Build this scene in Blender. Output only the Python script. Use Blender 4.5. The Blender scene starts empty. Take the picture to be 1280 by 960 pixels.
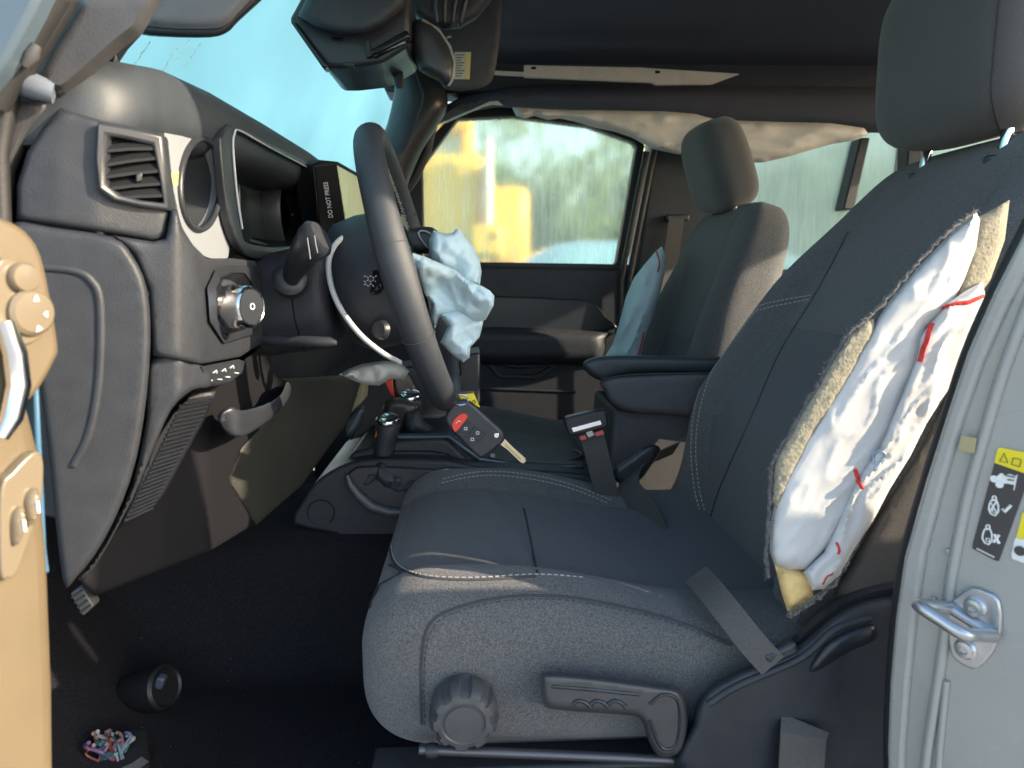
import bpy, bmesh, math, random
from math import radians, sin, cos, pi
from mathutils import Vector, Matrix, noise, Euler
from mathutils.geometry import delaunay_2d_cdt
from mathutils.bvhtree import BVHTree
random.seed(7)
scene = bpy.context.scene
COL = scene.collection

# ------------------------------------------------------------------ camera, sky, sun, exposure
FPX = 880.0                      # focal length in photo pixels (1280 x 960)
CAMZ = 1.30
CAM = Vector((0, 0, CAMZ))
cam_d = bpy.data.cameras.new('camera'); cam = bpy.data.objects.new('camera', cam_d); COL.objects.link(cam)
cam_d.sensor_width = 36.0; cam_d.lens = FPX / 1280 * 36.0
cam_d.clip_start = 0.01; cam_d.clip_end = 2000
cam.location = CAM
EUL = Euler((radians(90 - 8.95), 0, radians(-2.95)), 'XYZ')
cam.rotation_euler = EUL
cam_d.dof.use_dof = True; cam_d.dof.focus_distance = 0.95; cam_d.dof.aperture_fstop = 8.0
scene.camera = cam
scene.render.resolution_x = 1024; scene.render.resolution_y = 768
SUN_AZ, SUN_EL = 74.0, 23.0      # azimuth measured from straight behind the camera towards the car's rear
sdir = Vector((sin(radians(SUN_AZ)) * cos(radians(SUN_EL)), -cos(radians(SUN_AZ)) * cos(radians(SUN_EL)), sin(radians(SUN_EL))))
world = bpy.data.worlds.new('World'); scene.world = world; world.use_nodes = True
nt = world.node_tree
sky = nt.nodes.new('ShaderNodeTexSky'); sky.sky_type = 'NISHITA'; sky.sun_disc = False
sky.sun_elevation = radians(SUN_EL); sky.sun_rotation = math.atan2(sdir.x, sdir.y)
sky.air_density = 1.1; sky.dust_density = 1.5
nt.links.new(sky.outputs[0], nt.nodes['Background'].inputs[0]); nt.nodes['Background'].inputs[1].default_value = 0.15
sun_d = bpy.data.lights.new('sun', 'SUN'); sun = bpy.data.objects.new('sun', sun_d); COL.objects.link(sun)
sun_d.energy = 3.0; sun_d.angle = radians(0.6); sun_d.color = (1.0, 0.84, 0.62)
sun.rotation_euler = sdir.to_track_quat('Z', 'Y').to_euler(); sun.location = (3, -6, 6)
vs = scene.view_settings; vs.view_transform = 'Standard'; vs.look = 'None'; vs.exposure = 1.95; vs.gamma = 1.0; vs.use_curve_mapping = False

# ------------------------------------------------------------------ pixels to directions
RM = EUL.to_matrix()
def ray(u, v):
    return RM @ Vector(((u - 640) / FPX, -(v - 480) / FPX, -1.0))
def Q(u, v, Y):
    d = ray(u, v); return CAM + d * (Y / d.y)
def QX(u, v, X):
    d = ray(u, v); return CAM + d * (X / d.x)
def QP(u, v, p0, n):
    d = ray(u, v); return CAM + d * ((p0 - CAM).dot(n) / d.dot(n))
def V(x, y, z): return Vector((x, y, z + CAMZ))      # z measured from the eye

# ------------------------------------------------------------------ materials
MATS = {}
def mat(name, base, rough=0.5, scale=300.0, bump=0.0, var=0.0, metal=0.0, sheen=0.0, spec=0.5, var_scale=None, coat=0.0, dist=0.001, stretch=None):
    if name in MATS: return MATS[name]
    m = bpy.data.materials.new(name); m.use_nodes = True; t = m.node_tree; p = t.nodes['Principled BSDF']
    p.inputs['Base Color'].default_value = (*base, 1); p.inputs['Roughness'].default_value = rough
    p.inputs['Metallic'].default_value = metal; p.inputs['Specular IOR Level'].default_value = spec
    p.inputs['Sheen Weight'].default_value = sheen; p.inputs['Coat Weight'].default_value = coat
    tc = t.nodes.new('ShaderNodeTexCoord'); src = tc.outputs['Object']
    if stretch:
        mp = t.nodes.new('ShaderNodeMapping'); mp.inputs['Scale'].default_value = stretch
        t.links.new(src, mp.inputs[0]); src = mp.outputs[0]
    if bump > 0:
        n = t.nodes.new('ShaderNodeTexNoise'); n.inputs['Scale'].default_value = scale; n.inputs['Detail'].default_value = 3
        b = t.nodes.new('ShaderNodeBump'); b.inputs['Strength'].default_value = bump; b.inputs['Distance'].default_value = dist
        t.links.new(src, n.inputs[0]); t.links.new(n.outputs[0], b.inputs['Height']); t.links.new(b.outputs[0], p.inputs['Normal'])
    if var > 0:
        n2 = t.nodes.new('ShaderNodeTexNoise'); n2.inputs['Scale'].default_value = var_scale or scale; n2.inputs['Detail'].default_value = 5
        r = t.nodes.new('ShaderNodeValToRGB')
        r.color_ramp.elements[0].position = 0.3; r.color_ramp.elements[1].position = 0.7
        r.color_ramp.elements[0].color = (*[c * (1 - var) for c in base], 1); r.color_ramp.elements[1].color = (*[min(1, c * (1 + var)) for c in base], 1)
        t.links.new(src, n2.inputs[0]); t.links.new(n2.outputs[0], r.inputs[0]); t.links.new(r.outputs[0], p.inputs['Base Color'])
        mr = t.nodes.new('ShaderNodeMapRange'); mr.inputs[3].default_value = max(0, rough - .08); mr.inputs[4].default_value = min(1, rough + .08)
        n3 = t.nodes.new('ShaderNodeTexNoise'); n3.inputs['Scale'].default_value = 18
        t.links.new(tc.outputs['Object'], n3.inputs[0]); t.links.new(n3.outputs[0], mr.inputs[0]); t.links.new(mr.outputs[0], p.inputs['Roughness'])
    MATS[name] = m; return m

plastic = mat('grained_black_plastic', (.027, .030, .037), .48, 900, .35, .12, spec=.38, var_scale=60)
plastic2 = mat('smooth_black_plastic', (.024, .027, .033), .36, 500, .1, .1, var_scale=30)
gloss = mat('gloss_black', (.012, .012, .014), .12)
padm = mat('soft_dash_pad', (.036, .043, .053), .5, 1200, .3, .1, var_scale=50)
fabric = mat('seat_fabric', (.100, .100, .104), .92, 700, .9, .5, sheen=.2, var_scale=520, dist=.002)
fabric_in = mat('seat_insert_fabric', (.070, .072, .078), .95, 800, .9, .35, sheen=.2, var_scale=600, dist=.002)
fabric_head = mat('headrest_fabric', (.085, .083, .083), .95, 1400, .6, .2, sheen=.25, var_scale=1000)
thread = mat('pale_thread', (.42, .40, .36), .8)
thread_dk = mat('grey_seam', (.045, .047, .052), .9)
leather = mat('wheel_leather', (.030, .035, .043), .5, 1500, .45, .1, var_scale=80)
silver = mat('silver_paint_trim', (.27, .29, .32), .45, 800, .05, .03, metal=.25, var_scale=20)
chrome = mat('chrome', (.75, .76, .78), .12, metal=1)
steel = mat('zinc_steel', (.50, .51, .52), .34, 200, .05, .12, metal=.85, var_scale=40)
carpet = mat('carpet', (.022, .021, .024), 1.0, 700, 1.0, .5, var_scale=500, dist=.003, spec=.1)
headl = mat('headliner_cloth', (.058, .063, .085), .95, 1200, .4, .1, var_scale=500)
airbag = mat("airbag_nylon", (.56, .71, .75), .75, 1500, .15, .04, var_scale=12)
airbag_w = mat('airbag_nylon_white', (.56, .555, .545), .75, 1500, .15, .03, var_scale=10)
curtain = mat('curtain_nylon', (.66, .62, .57), .85, 1500, .15, .05, var_scale=20)
redthread = mat('red_thread', (.55, .04, .03), .8, 900, .3, .3, var_scale=400)
foam = mat('seat_foam', (.27, .245, .18), .95, 300, .6, .2, var_scale=300, dist=.002)
foam_y = mat('yellow_foam', (.74, .52, .22), .95, 400, .6, .15, var_scale=80)
bodyp = mat('body_paint', (.32, .32, .30), .28, 60, .0, .05, coat=.6, var_scale=6)
tan = mat('door_trim', (.118, .090, .055), .42, 700, .25, .06, var_scale=20)
blue_p = mat('blue_paint', (.05, .13, .22), .3, coat=.5)
strapm = mat('belt_webbing', (.075, .07, .066), .7, 900, .5, .15, var_scale=400)
pillar = mat('pillar_trim', (.055, .055, .060), .65, 900, .4, .1, var_scale=100)
visor_m = mat('visor_vinyl', (.11, .11, .12), .6, 900, .3, .08, var_scale=50)
beige = mat('beige_trim', (.50, .46, .40), .6, 300, .1, .08, var_scale=30)
orange = mat('orange_plastic', (.75, .13, .02), .4)
red = mat('red_plastic', (.68, .05, .03), .35)
yellow = mat('yellow_label', (.85, .68, .02), .5)
white = mat('white_print', (.78, .78, .76), .6)
dark_lbl = mat('dark_label', (.05, .045, .045), .4)
pale_scr = mat('screen_film', (.66, .72, .50), .22, 30, .0, .08, var_scale=14)
brass = mat('key_brass', (.62, .53, .36), .32, 300, .1, .1, metal=.8)
amber = mat('amber_tape', (.62, .40, .16), .6)
rubber = mat('rubber_seal', (.018, .018, .020), .55, 300, .2, .1, var_scale=40)
icon_m = mat('icon_print', (.60, .60, .60), .6)

def glass_mat(name, col, tcol, refr_rough, transl, streak, transp=0.0):
    m = bpy.data.materials.new(name); m.use_nodes = True; t = m.node_tree
    for n in list(t.nodes): t.nodes.remove(n)
    out = t.nodes.new('ShaderNodeOutputMaterial')
    rf = t.nodes.new('ShaderNodeBsdfRefraction'); rf.inputs['Color'].default_value = (*col, 1); rf.inputs['Roughness'].default_value = refr_rough; rf.inputs['IOR'].default_value = 1.12
    tl = t.nodes.new('ShaderNodeBsdfTranslucent'); tl.inputs['Color'].default_value = (*tcol, 1)
    tp = t.nodes.new('ShaderNodeBsdfTransparent'); tp.inputs['Color'].default_value = (*col, 1)
    tc = t.nodes.new('ShaderNodeTexCoord'); mp = t.nodes.new('ShaderNodeMapping'); mp.inputs['Scale'].default_value = (55, 55, 5)
    ns = t.nodes.new('ShaderNodeTexNoise'); ns.inputs['Scale'].default_value = 1.6; ns.inputs['Detail'].default_value = 6
    mr = t.nodes.new('ShaderNodeMapRange'); mr.inputs[1].default_value = .35; mr.inputs[2].default_value = .65
    mr.inputs[3].default_value = max(0, transl - streak); mr.inputs[4].default_value = min(1, transl + streak)
    t.links.new(tc.outputs['Object'], mp.inputs[0]); t.links.new(mp.outputs[0], ns.inputs[0]); t.links.new(ns.outputs[0], mr.inputs[0])
    n5 = t.nodes.new('ShaderNodeTexNoise'); n5.inputs['Scale'].default_value = 2.2; n5.inputs['Detail'].default_value = 6; rp = t.nodes.new('ShaderNodeValToRGB')
    rp.color_ramp.elements[0].position = .3; rp.color_ramp.elements[1].position = .72; rp.color_ramp.elements[0].color = (*[c * .86 for c in tcol], 1); rp.color_ramp.elements[1].color = (*[min(1, c * 1.12 + .02) for c in tcol], 1)
    t.links.new(tc.outputs['Object'], n5.inputs[0]); t.links.new(n5.outputs[0], rp.inputs[0]); t.links.new(rp.outputs[0], tl.inputs['Color'])
    m1 = t.nodes.new('ShaderNodeMixShader'); m1.inputs[0].default_value = transp
    t.links.new(rf.outputs[0], m1.inputs[1]); t.links.new(tp.outputs[0], m1.inputs[2])
    m2 = t.nodes.new('ShaderNodeMixShader'); t.links.new(mr.outputs[0], m2.inputs[0])
    t.links.new(m1.outputs[0], m2.inputs[1]); t.links.new(tl.outputs[0], m2.inputs[2])
    t.links.new(m2.outputs[0], out.inputs[0]); return m
fog_glass = glass_mat('fogged_glass', (.88, .91, .82), (.84, .86, .70), .20, .26, .08, .06)
rear_glass = glass_mat('tinted_fogged_glass', (.74, .78, .70), (.72, .76, .66), .24, .45, .06)
film_glass = glass_mat('cyan_film_glass', (.66, .88, .84), (.68, .87, .81), .3, .80, .06)

# ------------------------------------------------------------------ object helpers
ORG = {}
def thing(name, label, cat, loc=(0, 0, 0), group=None):
    o = bpy.data.objects.new(name, None); o.empty_display_size = .05; COL.objects.link(o); o.location = loc
    o['label'] = label; o['category'] = cat
    if group: o['group'] = group
    ORG[o.name] = Vector(loc); return o
def tag(o, label, cat, group=None):
    o['label'] = label; o['category'] = cat
    if group: o['group'] = group
    return o
def link(name, me, m, parent=None, smooth=40, bevel=0, sub=0, label=None, seg=2):
    o = bpy.data.objects.new(name, me); COL.objects.link(o)
    if m is not None and not me.materials: me.materials.append(m)
    if parent is not None:
        o.parent = parent
        if parent.name in ORG: o.matrix_parent_inverse = Matrix.Translation(-ORG[parent.name])
    if smooth:
        me.shade_smooth(); me.set_sharp_from_angle(angle=radians(smooth))
    if sub:
        s = o.modifiers.new('s', 'SUBSURF'); s.levels = sub; s.render_levels = sub
    if bevel:
        b = o.modifiers.new('b', 'BEVEL'); b.width = bevel; b.segments = seg; b.limit_method = 'ANGLE'; b.angle_limit = radians(35)
        b.harden_normals = False
    if label: o['label'] = label
    return o
def mesh(vs, fs, name='m'):
    me = bpy.data.meshes.new(name); me.from_pydata([tuple(v) for v in vs], [], fs)
    bm = bmesh.new(); bm.from_mesh(me); bmesh.ops.recalc_face_normals(bm, faces=bm.faces); bm.to_mesh(me); bm.free()
    me.update(); return me
def structure(o): o['kind'] = 'structure'; return o

def catmull(pts, n=6, closed=False):
    pts = [Vector(p) for p in pts]; out = []; N = len(pts)
    rng = range(N) if closed else range(N - 1)
    for i in rng:
        p0 = pts[(i - 1) % N] if closed or i > 0 else pts[0]
        p1 = pts[i]; p2 = pts[(i + 1) % N]
        p3 = pts[(i + 2) % N] if closed or i + 2 < N else pts[-1]
        for k in range(n):
            t = k / n
            out.append(.5 * ((2 * p1) + (p2 - p0) * t + (2 * p0 - 5 * p1 + 4 * p2 - p3) * t * t + (3 * p1 - p0 - 3 * p2 + p3) * t ** 3))
    if not closed: out.append(pts[-1])
    return out
def sm(uv, n=4): return [(p.x, p.y) for p in catmull([(a, b, 0) for a, b in uv], n, True)]

def prism_me(front, back):
    n = len(front); vs = list(front) + list(back)
    fs = [list(range(n)), list(range(2 * n - 1, n - 1, -1))] + [[i, (i + 1) % n, n + (i + 1) % n, n + i] for i in range(n)]
    return mesh(vs, fs)
def plate(name, uv, Y, depth, m, parent=None, bevel=.003, label=None, dirv=None, seg=2):
    f = [Q(u, v, Y) for u, v in uv]; d = Vector((0, depth, 0)) if dirv is None else Vector(dirv) * depth
    return link(name, prism_me(f, [p + d for p in f]), m, parent, 35, bevel, 0, label, seg)
def plateX(name, uv, X, depth, m, parent=None, bevel=.003, label=None, seg=2):
    f = [QX(u, v, X) for u, v in uv]
    return link(name, prism_me(f, [p - Vector((depth, 0, 0)) for p in f]), m, parent, 35, bevel, 0, label, seg)
def plateP(name, uv, p0, n, depth, m, parent=None, bevel=.003, label=None, off=0, seg=2):
    n = Vector(n).normalized(); f = [QP(u, v, p0, n) + n * off for u, v in uv]
    return link(name, prism_me(f, [p - n * depth for p in f]), m, parent, 35, bevel, 0, label, seg)
def poly3(name, pts, d, m, parent=None, bevel=.003, label=None, seg=2):
    f = [Vector(p) for p in pts]; d = Vector(d)
    return link(name, prism_me(f, [p + d for p in f]), m, parent, 35, bevel, 0, label, seg)
def ring_plate(name, outer, inner, fmap, d, m, parent=None, bevel=.002, label=None, seg=2):
    # outer and inner have the same count: a frame
    n = len(outer); d = Vector(d)
    fo = [fmap(*p) for p in outer]; fi = [fmap(*p) for p in inner]
    vs = fo + fi + [p + d for p in fo] + [p + d for p in fi]; fs = []
    for i in range(n):
        j = (i + 1) % n
        fs += [[i, j, n + j, n + i], [2 * n + i, 3 * n + i, 3 * n + j, 2 * n + j], [i, 2 * n + i, 2 * n + j, j], [n + i, n + j, 3 * n + j, 3 * n + i]]
    return link(name, mesh(vs, fs), m, parent, 35, bevel, 0, label, seg)
def box(name, c, s, m, parent=None, bevel=.004, rot=(0, 0, 0), label=None, seg=2):
    R = Euler([radians(a) for a in rot]).to_matrix(); vs = []
    for x in (-.5, .5):
        for y in (-.5, .5):
            for z in (-.5, .5): vs.append(Vector(c) + R @ Vector((x * s[0], y * s[1], z * s[2])))
    fs = [[0, 1, 3, 2], [4, 6, 7, 5], [0, 4, 5, 1], [2, 3, 7, 6], [0, 2, 6, 4], [1, 5, 7, 3]]
    return link(name, mesh(vs, fs), m, parent, 35, bevel, 0, label, seg)
def tube_me(pts, r, seg=12, closed=False, flat=1.0, up=None):
    pts = [Vector(p) for p in pts]; n = len(pts); vs = []; fs = []
    rr = r if isinstance(r, (list, tuple)) else [r] * n
    prev = None
    for i, p in enumerate(pts):
        a = pts[(i - 1) % n] if closed or i > 0 else p; b = pts[(i + 1) % n] if closed or i < n - 1 else p
        t = (b - a).normalized()
        if up is not None: x = Vector(up) - t * Vector(up).dot(t)
        elif prev is None: x = t.orthogonal()
        else: x = prev - t * prev.dot(t)
        x.normalize(); prev = x; y = t.cross(x)
        for k in range(seg):
            an = 2 * pi * k / seg; vs.append(p + x * cos(an) * rr[i] * flat + y * sin(an) * rr[i])
    m = n if closed else n - 1
    for i in range(m):
        for k in range(seg):
            a = i * seg + k; b = i * seg + (k + 1) % seg; c = ((i + 1) % n) * seg + (k + 1) % seg; d = ((i + 1) % n) * seg + k
            fs.append([a, b, c, d])
    if not closed: fs += [list(range(seg)), list(range((n - 1) * seg, n * seg))]
    return mesh(vs, fs)
def tube(name, pts, r, m, parent=None, seg=12, closed=False, flat=1.0, up=None, label=None):
    return link(name, tube_me(pts, r, seg, closed, flat, up), m, parent, 45, 0, 0, label)
def lathe(name, o, axis, prof, m, parent=None, seg=28, label=None, fn=None):
    axis = Vector(axis).normalized(); x = axis.orthogonal().normalized(); y = axis.cross(x); o = Vector(o); vs = []; fs = []
    for r, h in prof:
        for k in range(seg):
            a = 2 * pi * k / seg; q = r * (fn(a, r, h) if fn else 1)
            vs.append(o + axis * h + x * cos(a) * q + y * sin(a) * q)
    n = len(prof)
    for i in range(n - 1):
        for k in range(seg):
            fs.append([i * seg + k, i * seg + (k + 1) % seg, (i + 1) * seg + (k + 1) % seg, (i + 1) * seg + k])
    fs += [list(range(seg)), list(range((n - 1) * seg, n * seg))]
    return link(name, mesh(vs, fs), m, parent, 35, 0, 0, label)
def strap(name, pts, width, thick, wdir, m, parent=None, label=None):
    # flat webbing: centre line, width direction
    pts = [Vector(p) for p in pts]; vs = []; fs = []; n = len(pts)
    for i, p in enumerate(pts):
        t = (pts[min(i + 1, n - 1)] - pts[max(i - 1, 0)]).normalized(); w = Vector(wdir); w = (w - t * w.dot(t)).normalized(); h = t.cross(w)
        for a, b in ((-1, -1), (1, -1), (1, 1), (-1, 1)): vs.append(p + w * a * width / 2 + h * b * thick / 2)
    for i in range(n - 1):
        for k in range(4): fs.append([i * 4 + k, i * 4 + (k + 1) % 4, i * 4 + 4 + (k + 1) % 4, i * 4 + 4 + k])
    fs += [[0, 1, 2, 3], [n * 4 - 4, n * 4 - 3, n * 4 - 2, n * 4 - 1]]
    return link(name, mesh(vs, fs), m, parent, 40, 0, 0, label)
def inside(p, poly):
    c = False; n = len(poly); x, y = p
    for i in range(n):
        x1, y1 = poly[i]; x2, y2 = poly[i - 1]
        if (y1 > y) != (y2 > y) and x < (x2 - x1) * (y - y1) / (y2 - y1) + x1: c = not c
    return c
def edge_d(p, poly):
    best = 1e9; x, y = p; n = len(poly)
    for i in range(n):
        x1, y1 = poly[i - 1]; x2, y2 = poly[i]; dx, dy = x2 - x1, y2 - y1
        t = max(0, min(1, ((x - x1) * dx + (y - y1) * dy) / (dx * dx + dy * dy + 1e-9)))
        best = min(best, math.hypot(x - x1 - dx * t, y - y1 - dy * t))
    return best
def sheet(name, uv, front, back, step, m, parent=None, label=None, jitter=.25, smooth=60, sub=0, px=0):
    # a body whose outline is uv; front(u,v,d), back(u,v,d) give its two skins
    bnd = []
    n = len(uv)
    for i in range(n):
        a = uv[i]; b = uv[(i + 1) % n]; L = math.hypot(b[0] - a[0], b[1] - a[1]); k = max(1, int(round(L / step)))
        for j in range(k): bnd.append((a[0] + (b[0] - a[0]) * j / k, a[1] + (b[1] - a[1]) * j / k))
    rnd = random.Random(len(bnd) * 7 + int(uv[0][0]))
    us = [p[0] for p in bnd]; vv = [p[1] for p in bnd]; pts = []; clear = step * .55
    if px:
        jitter = 0; clear = px * 1.25; nb_ = len(bnd)
        for f in (.12, .32, .62, 1.0):
            for i in range(nb_):
                a, b, c = bnd[i - 1], bnd[i], bnd[(i + 1) % nb_]; tx, ty = c[0] - a[0], c[1] - a[1]; L = math.hypot(tx, ty) + 1e-9
                for sg in (1, -1):
                    p = (b[0] - ty / L * f * px * sg, b[1] + tx / L * f * px * sg)
                    if inside(p, bnd) and edge_d(p, bnd) > f * px * .93: pts.append(p)
    r = 0; v = min(vv)
    while v < max(vv):
        u = min(us) + (step / 2 if r % 2 else 0)
        while u < max(us):
            p = (u + rnd.uniform(-1, 1) * step * jitter, v + rnd.uniform(-1, 1) * step * jitter)
            if inside(p, bnd) and edge_d(p, bnd) > clear: pts.append(p)
            u += step
        v += step * .87; r += 1
    nb = len(bnd)
    allp = [Vector(p) for p in bnd + pts]
    vo, eo, fo, ov, oe, of = delaunay_2d_cdt(allp, [], [list(range(nb))], 1, 1e-5)
    ds = [edge_d(p, bnd) if i >= nb else 0.0 for i, p in enumerate([(q.x, q.y) for q in vo])]
    F = [front(q.x, q.y, d) for q, d in zip(vo, ds)]; B = [back(q.x, q.y, d) for q, d in zip(vo, ds)]
    N = len(F); fs = [list(f) for f in fo] + [[N + i for i in reversed(f)] for f in fo]
    cnt = {}
    for f in fo:
        for i in range(len(f)):
            e = (f[i], f[(i + 1) % len(f)]); cnt[tuple(sorted(e))] = cnt.get(tuple(sorted(e)), []) + [e]
    for k, es in cnt.items():
        if len(es) == 1:
            a, b = es[0]; fs.append([b, a, N + a, N + b])
    return link(name, mesh(F + B, fs), m, parent, smooth, 0, sub, label)
def loft(name, f, N, M, m, parent=None, smooth=60, label=None):
    vs = []; fs = []
    for i in range(N + 1):
        for k in range(M): vs.append(f(i / N, 2 * pi * k / M))
    for i in range(N):
        for k in range(M): fs.append([i * M + k, i * M + (k + 1) % M, (i + 1) * M + (k + 1) % M, (i + 1) * M + k])
    fs += [list(range(M)), list(range(N * M, (N + 1) * M))]
    return link(name, mesh(vs, fs), m, parent, smooth, 0, 0, label)
def sgp(c, e): return math.copysign(abs(c) ** e, c)
def sstep(a, b, x):
    t = max(0, min(1, (x - a) / (b - a))); return t * t * (3 - 2 * t)
def bvh(*objs):
    vs = []; fs = []
    for o in objs:
        k = len(vs); vs += [v.co.copy() for v in o.data.vertices]; fs += [[k + i for i in p.vertices] for p in o.data.polygons]
    return BVHTree.FromPolygons(vs, fs)
def hit(tree, u, v, off=.001):
    d = ray(u, v).normalized(); h, n, i, dist = tree.ray_cast(CAM, d)
    if h is None: return None
    if n.dot(d) > 0: n = -n
    return h + n * off
def on_surface(tree, uv, off=.001, n=8):
    out = [hit(tree, p.x, p.y, off) for p in catmull([(a, b, 0) for a, b in uv], n)]
    return [p for p in out if p is not None]
def dashes(name, pts, r, m, parent, dash=.0045, gap=.0028):
    # a row of stitches as one small part
    vs = []; fs = []; acc = 0
    seglen = [(pts[i + 1] - pts[i]).length for i in range(len(pts) - 1)]; tot = sum(seglen)
    def at(s):
        for i, L in enumerate(seglen):
            if s <= L: return pts[i].lerp(pts[i + 1], s / max(L, 1e-9))
            s -= L
        return pts[-1]
    s = 0
    while s + dash < tot:
        a, b = at(s), at(s + dash); t = (b - a).normalized(); x = t.orthogonal().normalized(); y = t.cross(x); k = len(vs)
        for p in (a, b):
            for q in range(5):
                an = 2 * pi * q / 5; vs.append(p + x * cos(an) * r + y * sin(an) * r)
        for q in range(5): fs.append([k + q, k + (q + 1) % 5, k + 5 + (q + 1) % 5, k + 5 + q])
        fs += [[k + q for q in range(5)], [k + 5 + q for q in range(5)]]
        s += dash + gap
    o = link(name, mesh(vs, fs), m, parent, 60); o['kind'] = 'stuff'; return o
def text_me(body, size):
    c = bpy.data.curves.new('t', 'FONT'); c.body = body; c.size = size; c.extrude = .0004; c.align_x = 'CENTER'; c.align_y = 'CENTER'
    o = bpy.data.objects.new('t', c); COL.objects.link(o); dg = bpy.context.evaluated_depsgraph_get()
    me = bpy.data.meshes.new_from_object(o.evaluated_get(dg)); bpy.data.objects.remove(o); return me
def place_text(name, body, size, pos, right, up, m, parent, sx=1.0):
    me = text_me(body, size); r = Vector(right).normalized() * sx; u = Vector(up).normalized(); n = r.normalized().cross(u)
    for v in me.vertices: v.co = Vector(pos) + r * v.co.x + u * v.co.y + n * v.co.z
    return link(name, me, m, parent, 0)
def fold(p, s, seed=0):
    q = Vector((p[0] * s + seed, p[1] * s - seed, p[2] * s + 3 * seed))
    a = 1 - abs(noise.noise(q)) * 2; b = 1 - abs(noise.noise(q * 2.1 + Vector((5, 1, 2)))) * 2
    return a * .7 + b * .3

# ================================================================== THE SETTING
# ground outside, floor and roof of the cabin
gm = mat('yard_ground', (.27, .27, .265), .95, 8, .6, .3, var_scale=3, dist=.02)
structure(link('ground', mesh([(-300, -300, 0), (300, -300, 0), (300, 300, 0), (-300, 300, 0)], [[0, 1, 2, 3]]), gm, None, 0))
def carpet_sheet():
    # floor pan with the toe board rising at the front and the tunnel rising towards the console
    vs = []; fs = []; nx, ny = 60, 60; rnd = random.Random(3)
    for i in range(nx + 1):
        x = -.85 + 2.65 * (i / nx)
        for j in range(ny + 1):
            y = .46 + 1.68 * j / ny
            z = -.64
            z += .30 * sstep(-.42, -.80, x)
            t = max(sstep(1.06, 1.16, y) * (1 - sstep(1.46, 1.56, y)), 0)
            z = max(z, -.64 + .20 * t)
            z += .05 * (1 - sstep(.47, .53, y))
            z += .006 * noise.noise(Vector((x * 9, y * 9, 0)))
            vs.append(V(x, y, z))
    for i in range(nx):
        for j in range(ny): fs.append([i * (ny + 1) + j, (i + 1) * (ny + 1) + j, (i + 1) * (ny + 1) + j + 1, i * (ny + 1) + j + 1])
    n = len(vs)
    return mesh(vs, fs)
floor = structure(link('floor', carpet_sheet(), carpet, None, 60))
s = floor.modifiers.new('t', 'SOLIDIFY'); s.thickness = .03; s.offset = -1
fl_tree = bvh(floor)
# crumbs and lint on the carpet
rnd = random.Random(11); vs = []; fs = []
for k in range(26):
    u = rnd.uniform(150, 450); v = rnd.uniform(720, 955); h = hit(fl_tree, u, v, .001)
    if h is None: continue
    r = rnd.uniform(.0004, .0009); b = len(vs)
    for q in ((r, 0, 0), (0, r, 0), (-r, 0, 0), (0, -r, 0), (0, 0, r)): vs.append(h + Vector(q))
    fs += [[b, b + 1, b + 4], [b + 1, b + 2, b + 4], [b + 2, b + 3, b + 4], [b + 3, b, b + 4]]
o = link('lint', mesh(vs, fs), mat('lint_grey', (.30, .30, .30), .9), floor, 0); o['kind'] = 'stuff'

roof = structure(link('headliner', prism_me([V(-.26, .50, .575), V(1.9, .50, .595), V(1.9, 2.10, .595), V(-.26, 2.10, .575)],
        [V(-.26, .50, .64), V(1.9, .50, .66), V(1.9, 2.10, .66), V(-.26, 2.10, .64)]), headl, None, 35))
# front and rear closing walls, bonnet bulkhead
structure(link('bulkhead_wall', prism_me([V(-.86, .46, -.7), V(-.86, 2.15, -.7), V(-.86, 2.15, .10), V(-.86, .46, .10)],
        [V(-.90, .46, -.7), V(-.90, 2.15, -.7), V(-.90, 2.15, .10), V(-.90, .46, .10)]), carpet, None, 35))
structure(link('rear_wall', prism_me([V(1.9, .46, -.7), V(1.9, 2.15, -.7), V(1.9, 2.15, .1), V(1.9, .46, .1)],
        [V(1.95, .46, -.7), V(1.95, 2.15, -.7), V(1.95, 2.15, .1), V(1.95, .46, .1)]), pillar, None, 35))
structure(link('cowl_wall', prism_me([V(-.90, .46, .10), V(-.90, 2.15, .10), V(-.44, 2.15, .13), V(-.44, .46, .13)],
        [V(-.90, .46, .07), V(-.90, 2.15, .07), V(-.44, 2.15, .10), V(-.44, .46, .10)]), plastic, None, 35))

# ------------------------------------------------------------------ windscreen with its header
def WS(y, z, off=0): return V(-.245 + .45 * (z - .57) - off, y, z)
ws = thing('windshield', 'front windshield with a cyan protective film and fine water streaks', 'windshield', V(-.42, 1.3, .16))
link('pane', prism_me([WS(.47, .14), WS(2.6, .14), WS(2.6, .68), WS(.47, .68)], [WS(.47, .14, .006), WS(2.6, .14, .006), WS(2.6, .68, .006), WS(.47, .68, .006)]), film_glass, ws, 35)
link('header', prism_me([WS(.47, .55, -.03), WS(2.06, .55, -.03), WS(2.06, .64, -.03), WS(.47, .64, -.03)], [WS(.47, .55, .03), WS(2.06, .55, .03), WS(2.06, .64, .03), WS(.47, .64, .03)]), plastic, ws, 35, .006)
rnd = random.Random(5)
for u0, v0, n_ in ((186, 52, 14), (222, 58, 20), (236, 50, 12), (250, 54, 16)):
    pts = []
    for k in range(n_):
        u = u0 - k * 1.6 + rnd.uniform(-1, 1); v = v0 + k * 2.4
        d = ray(u, v); nn = Vector((1, 0, -.45)); p = CAM + d * ((WS(1, .3) - CAM).dot(nn) / d.dot(nn)); pts.append(p + Vector((.001, 0, 0)))
    tube('water_streak', pts, [.0003 + rnd.random() * .0007 for _ in pts], silver if False else mat('water_bead', (.55, .85, .92), .08), ws, 6)

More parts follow.
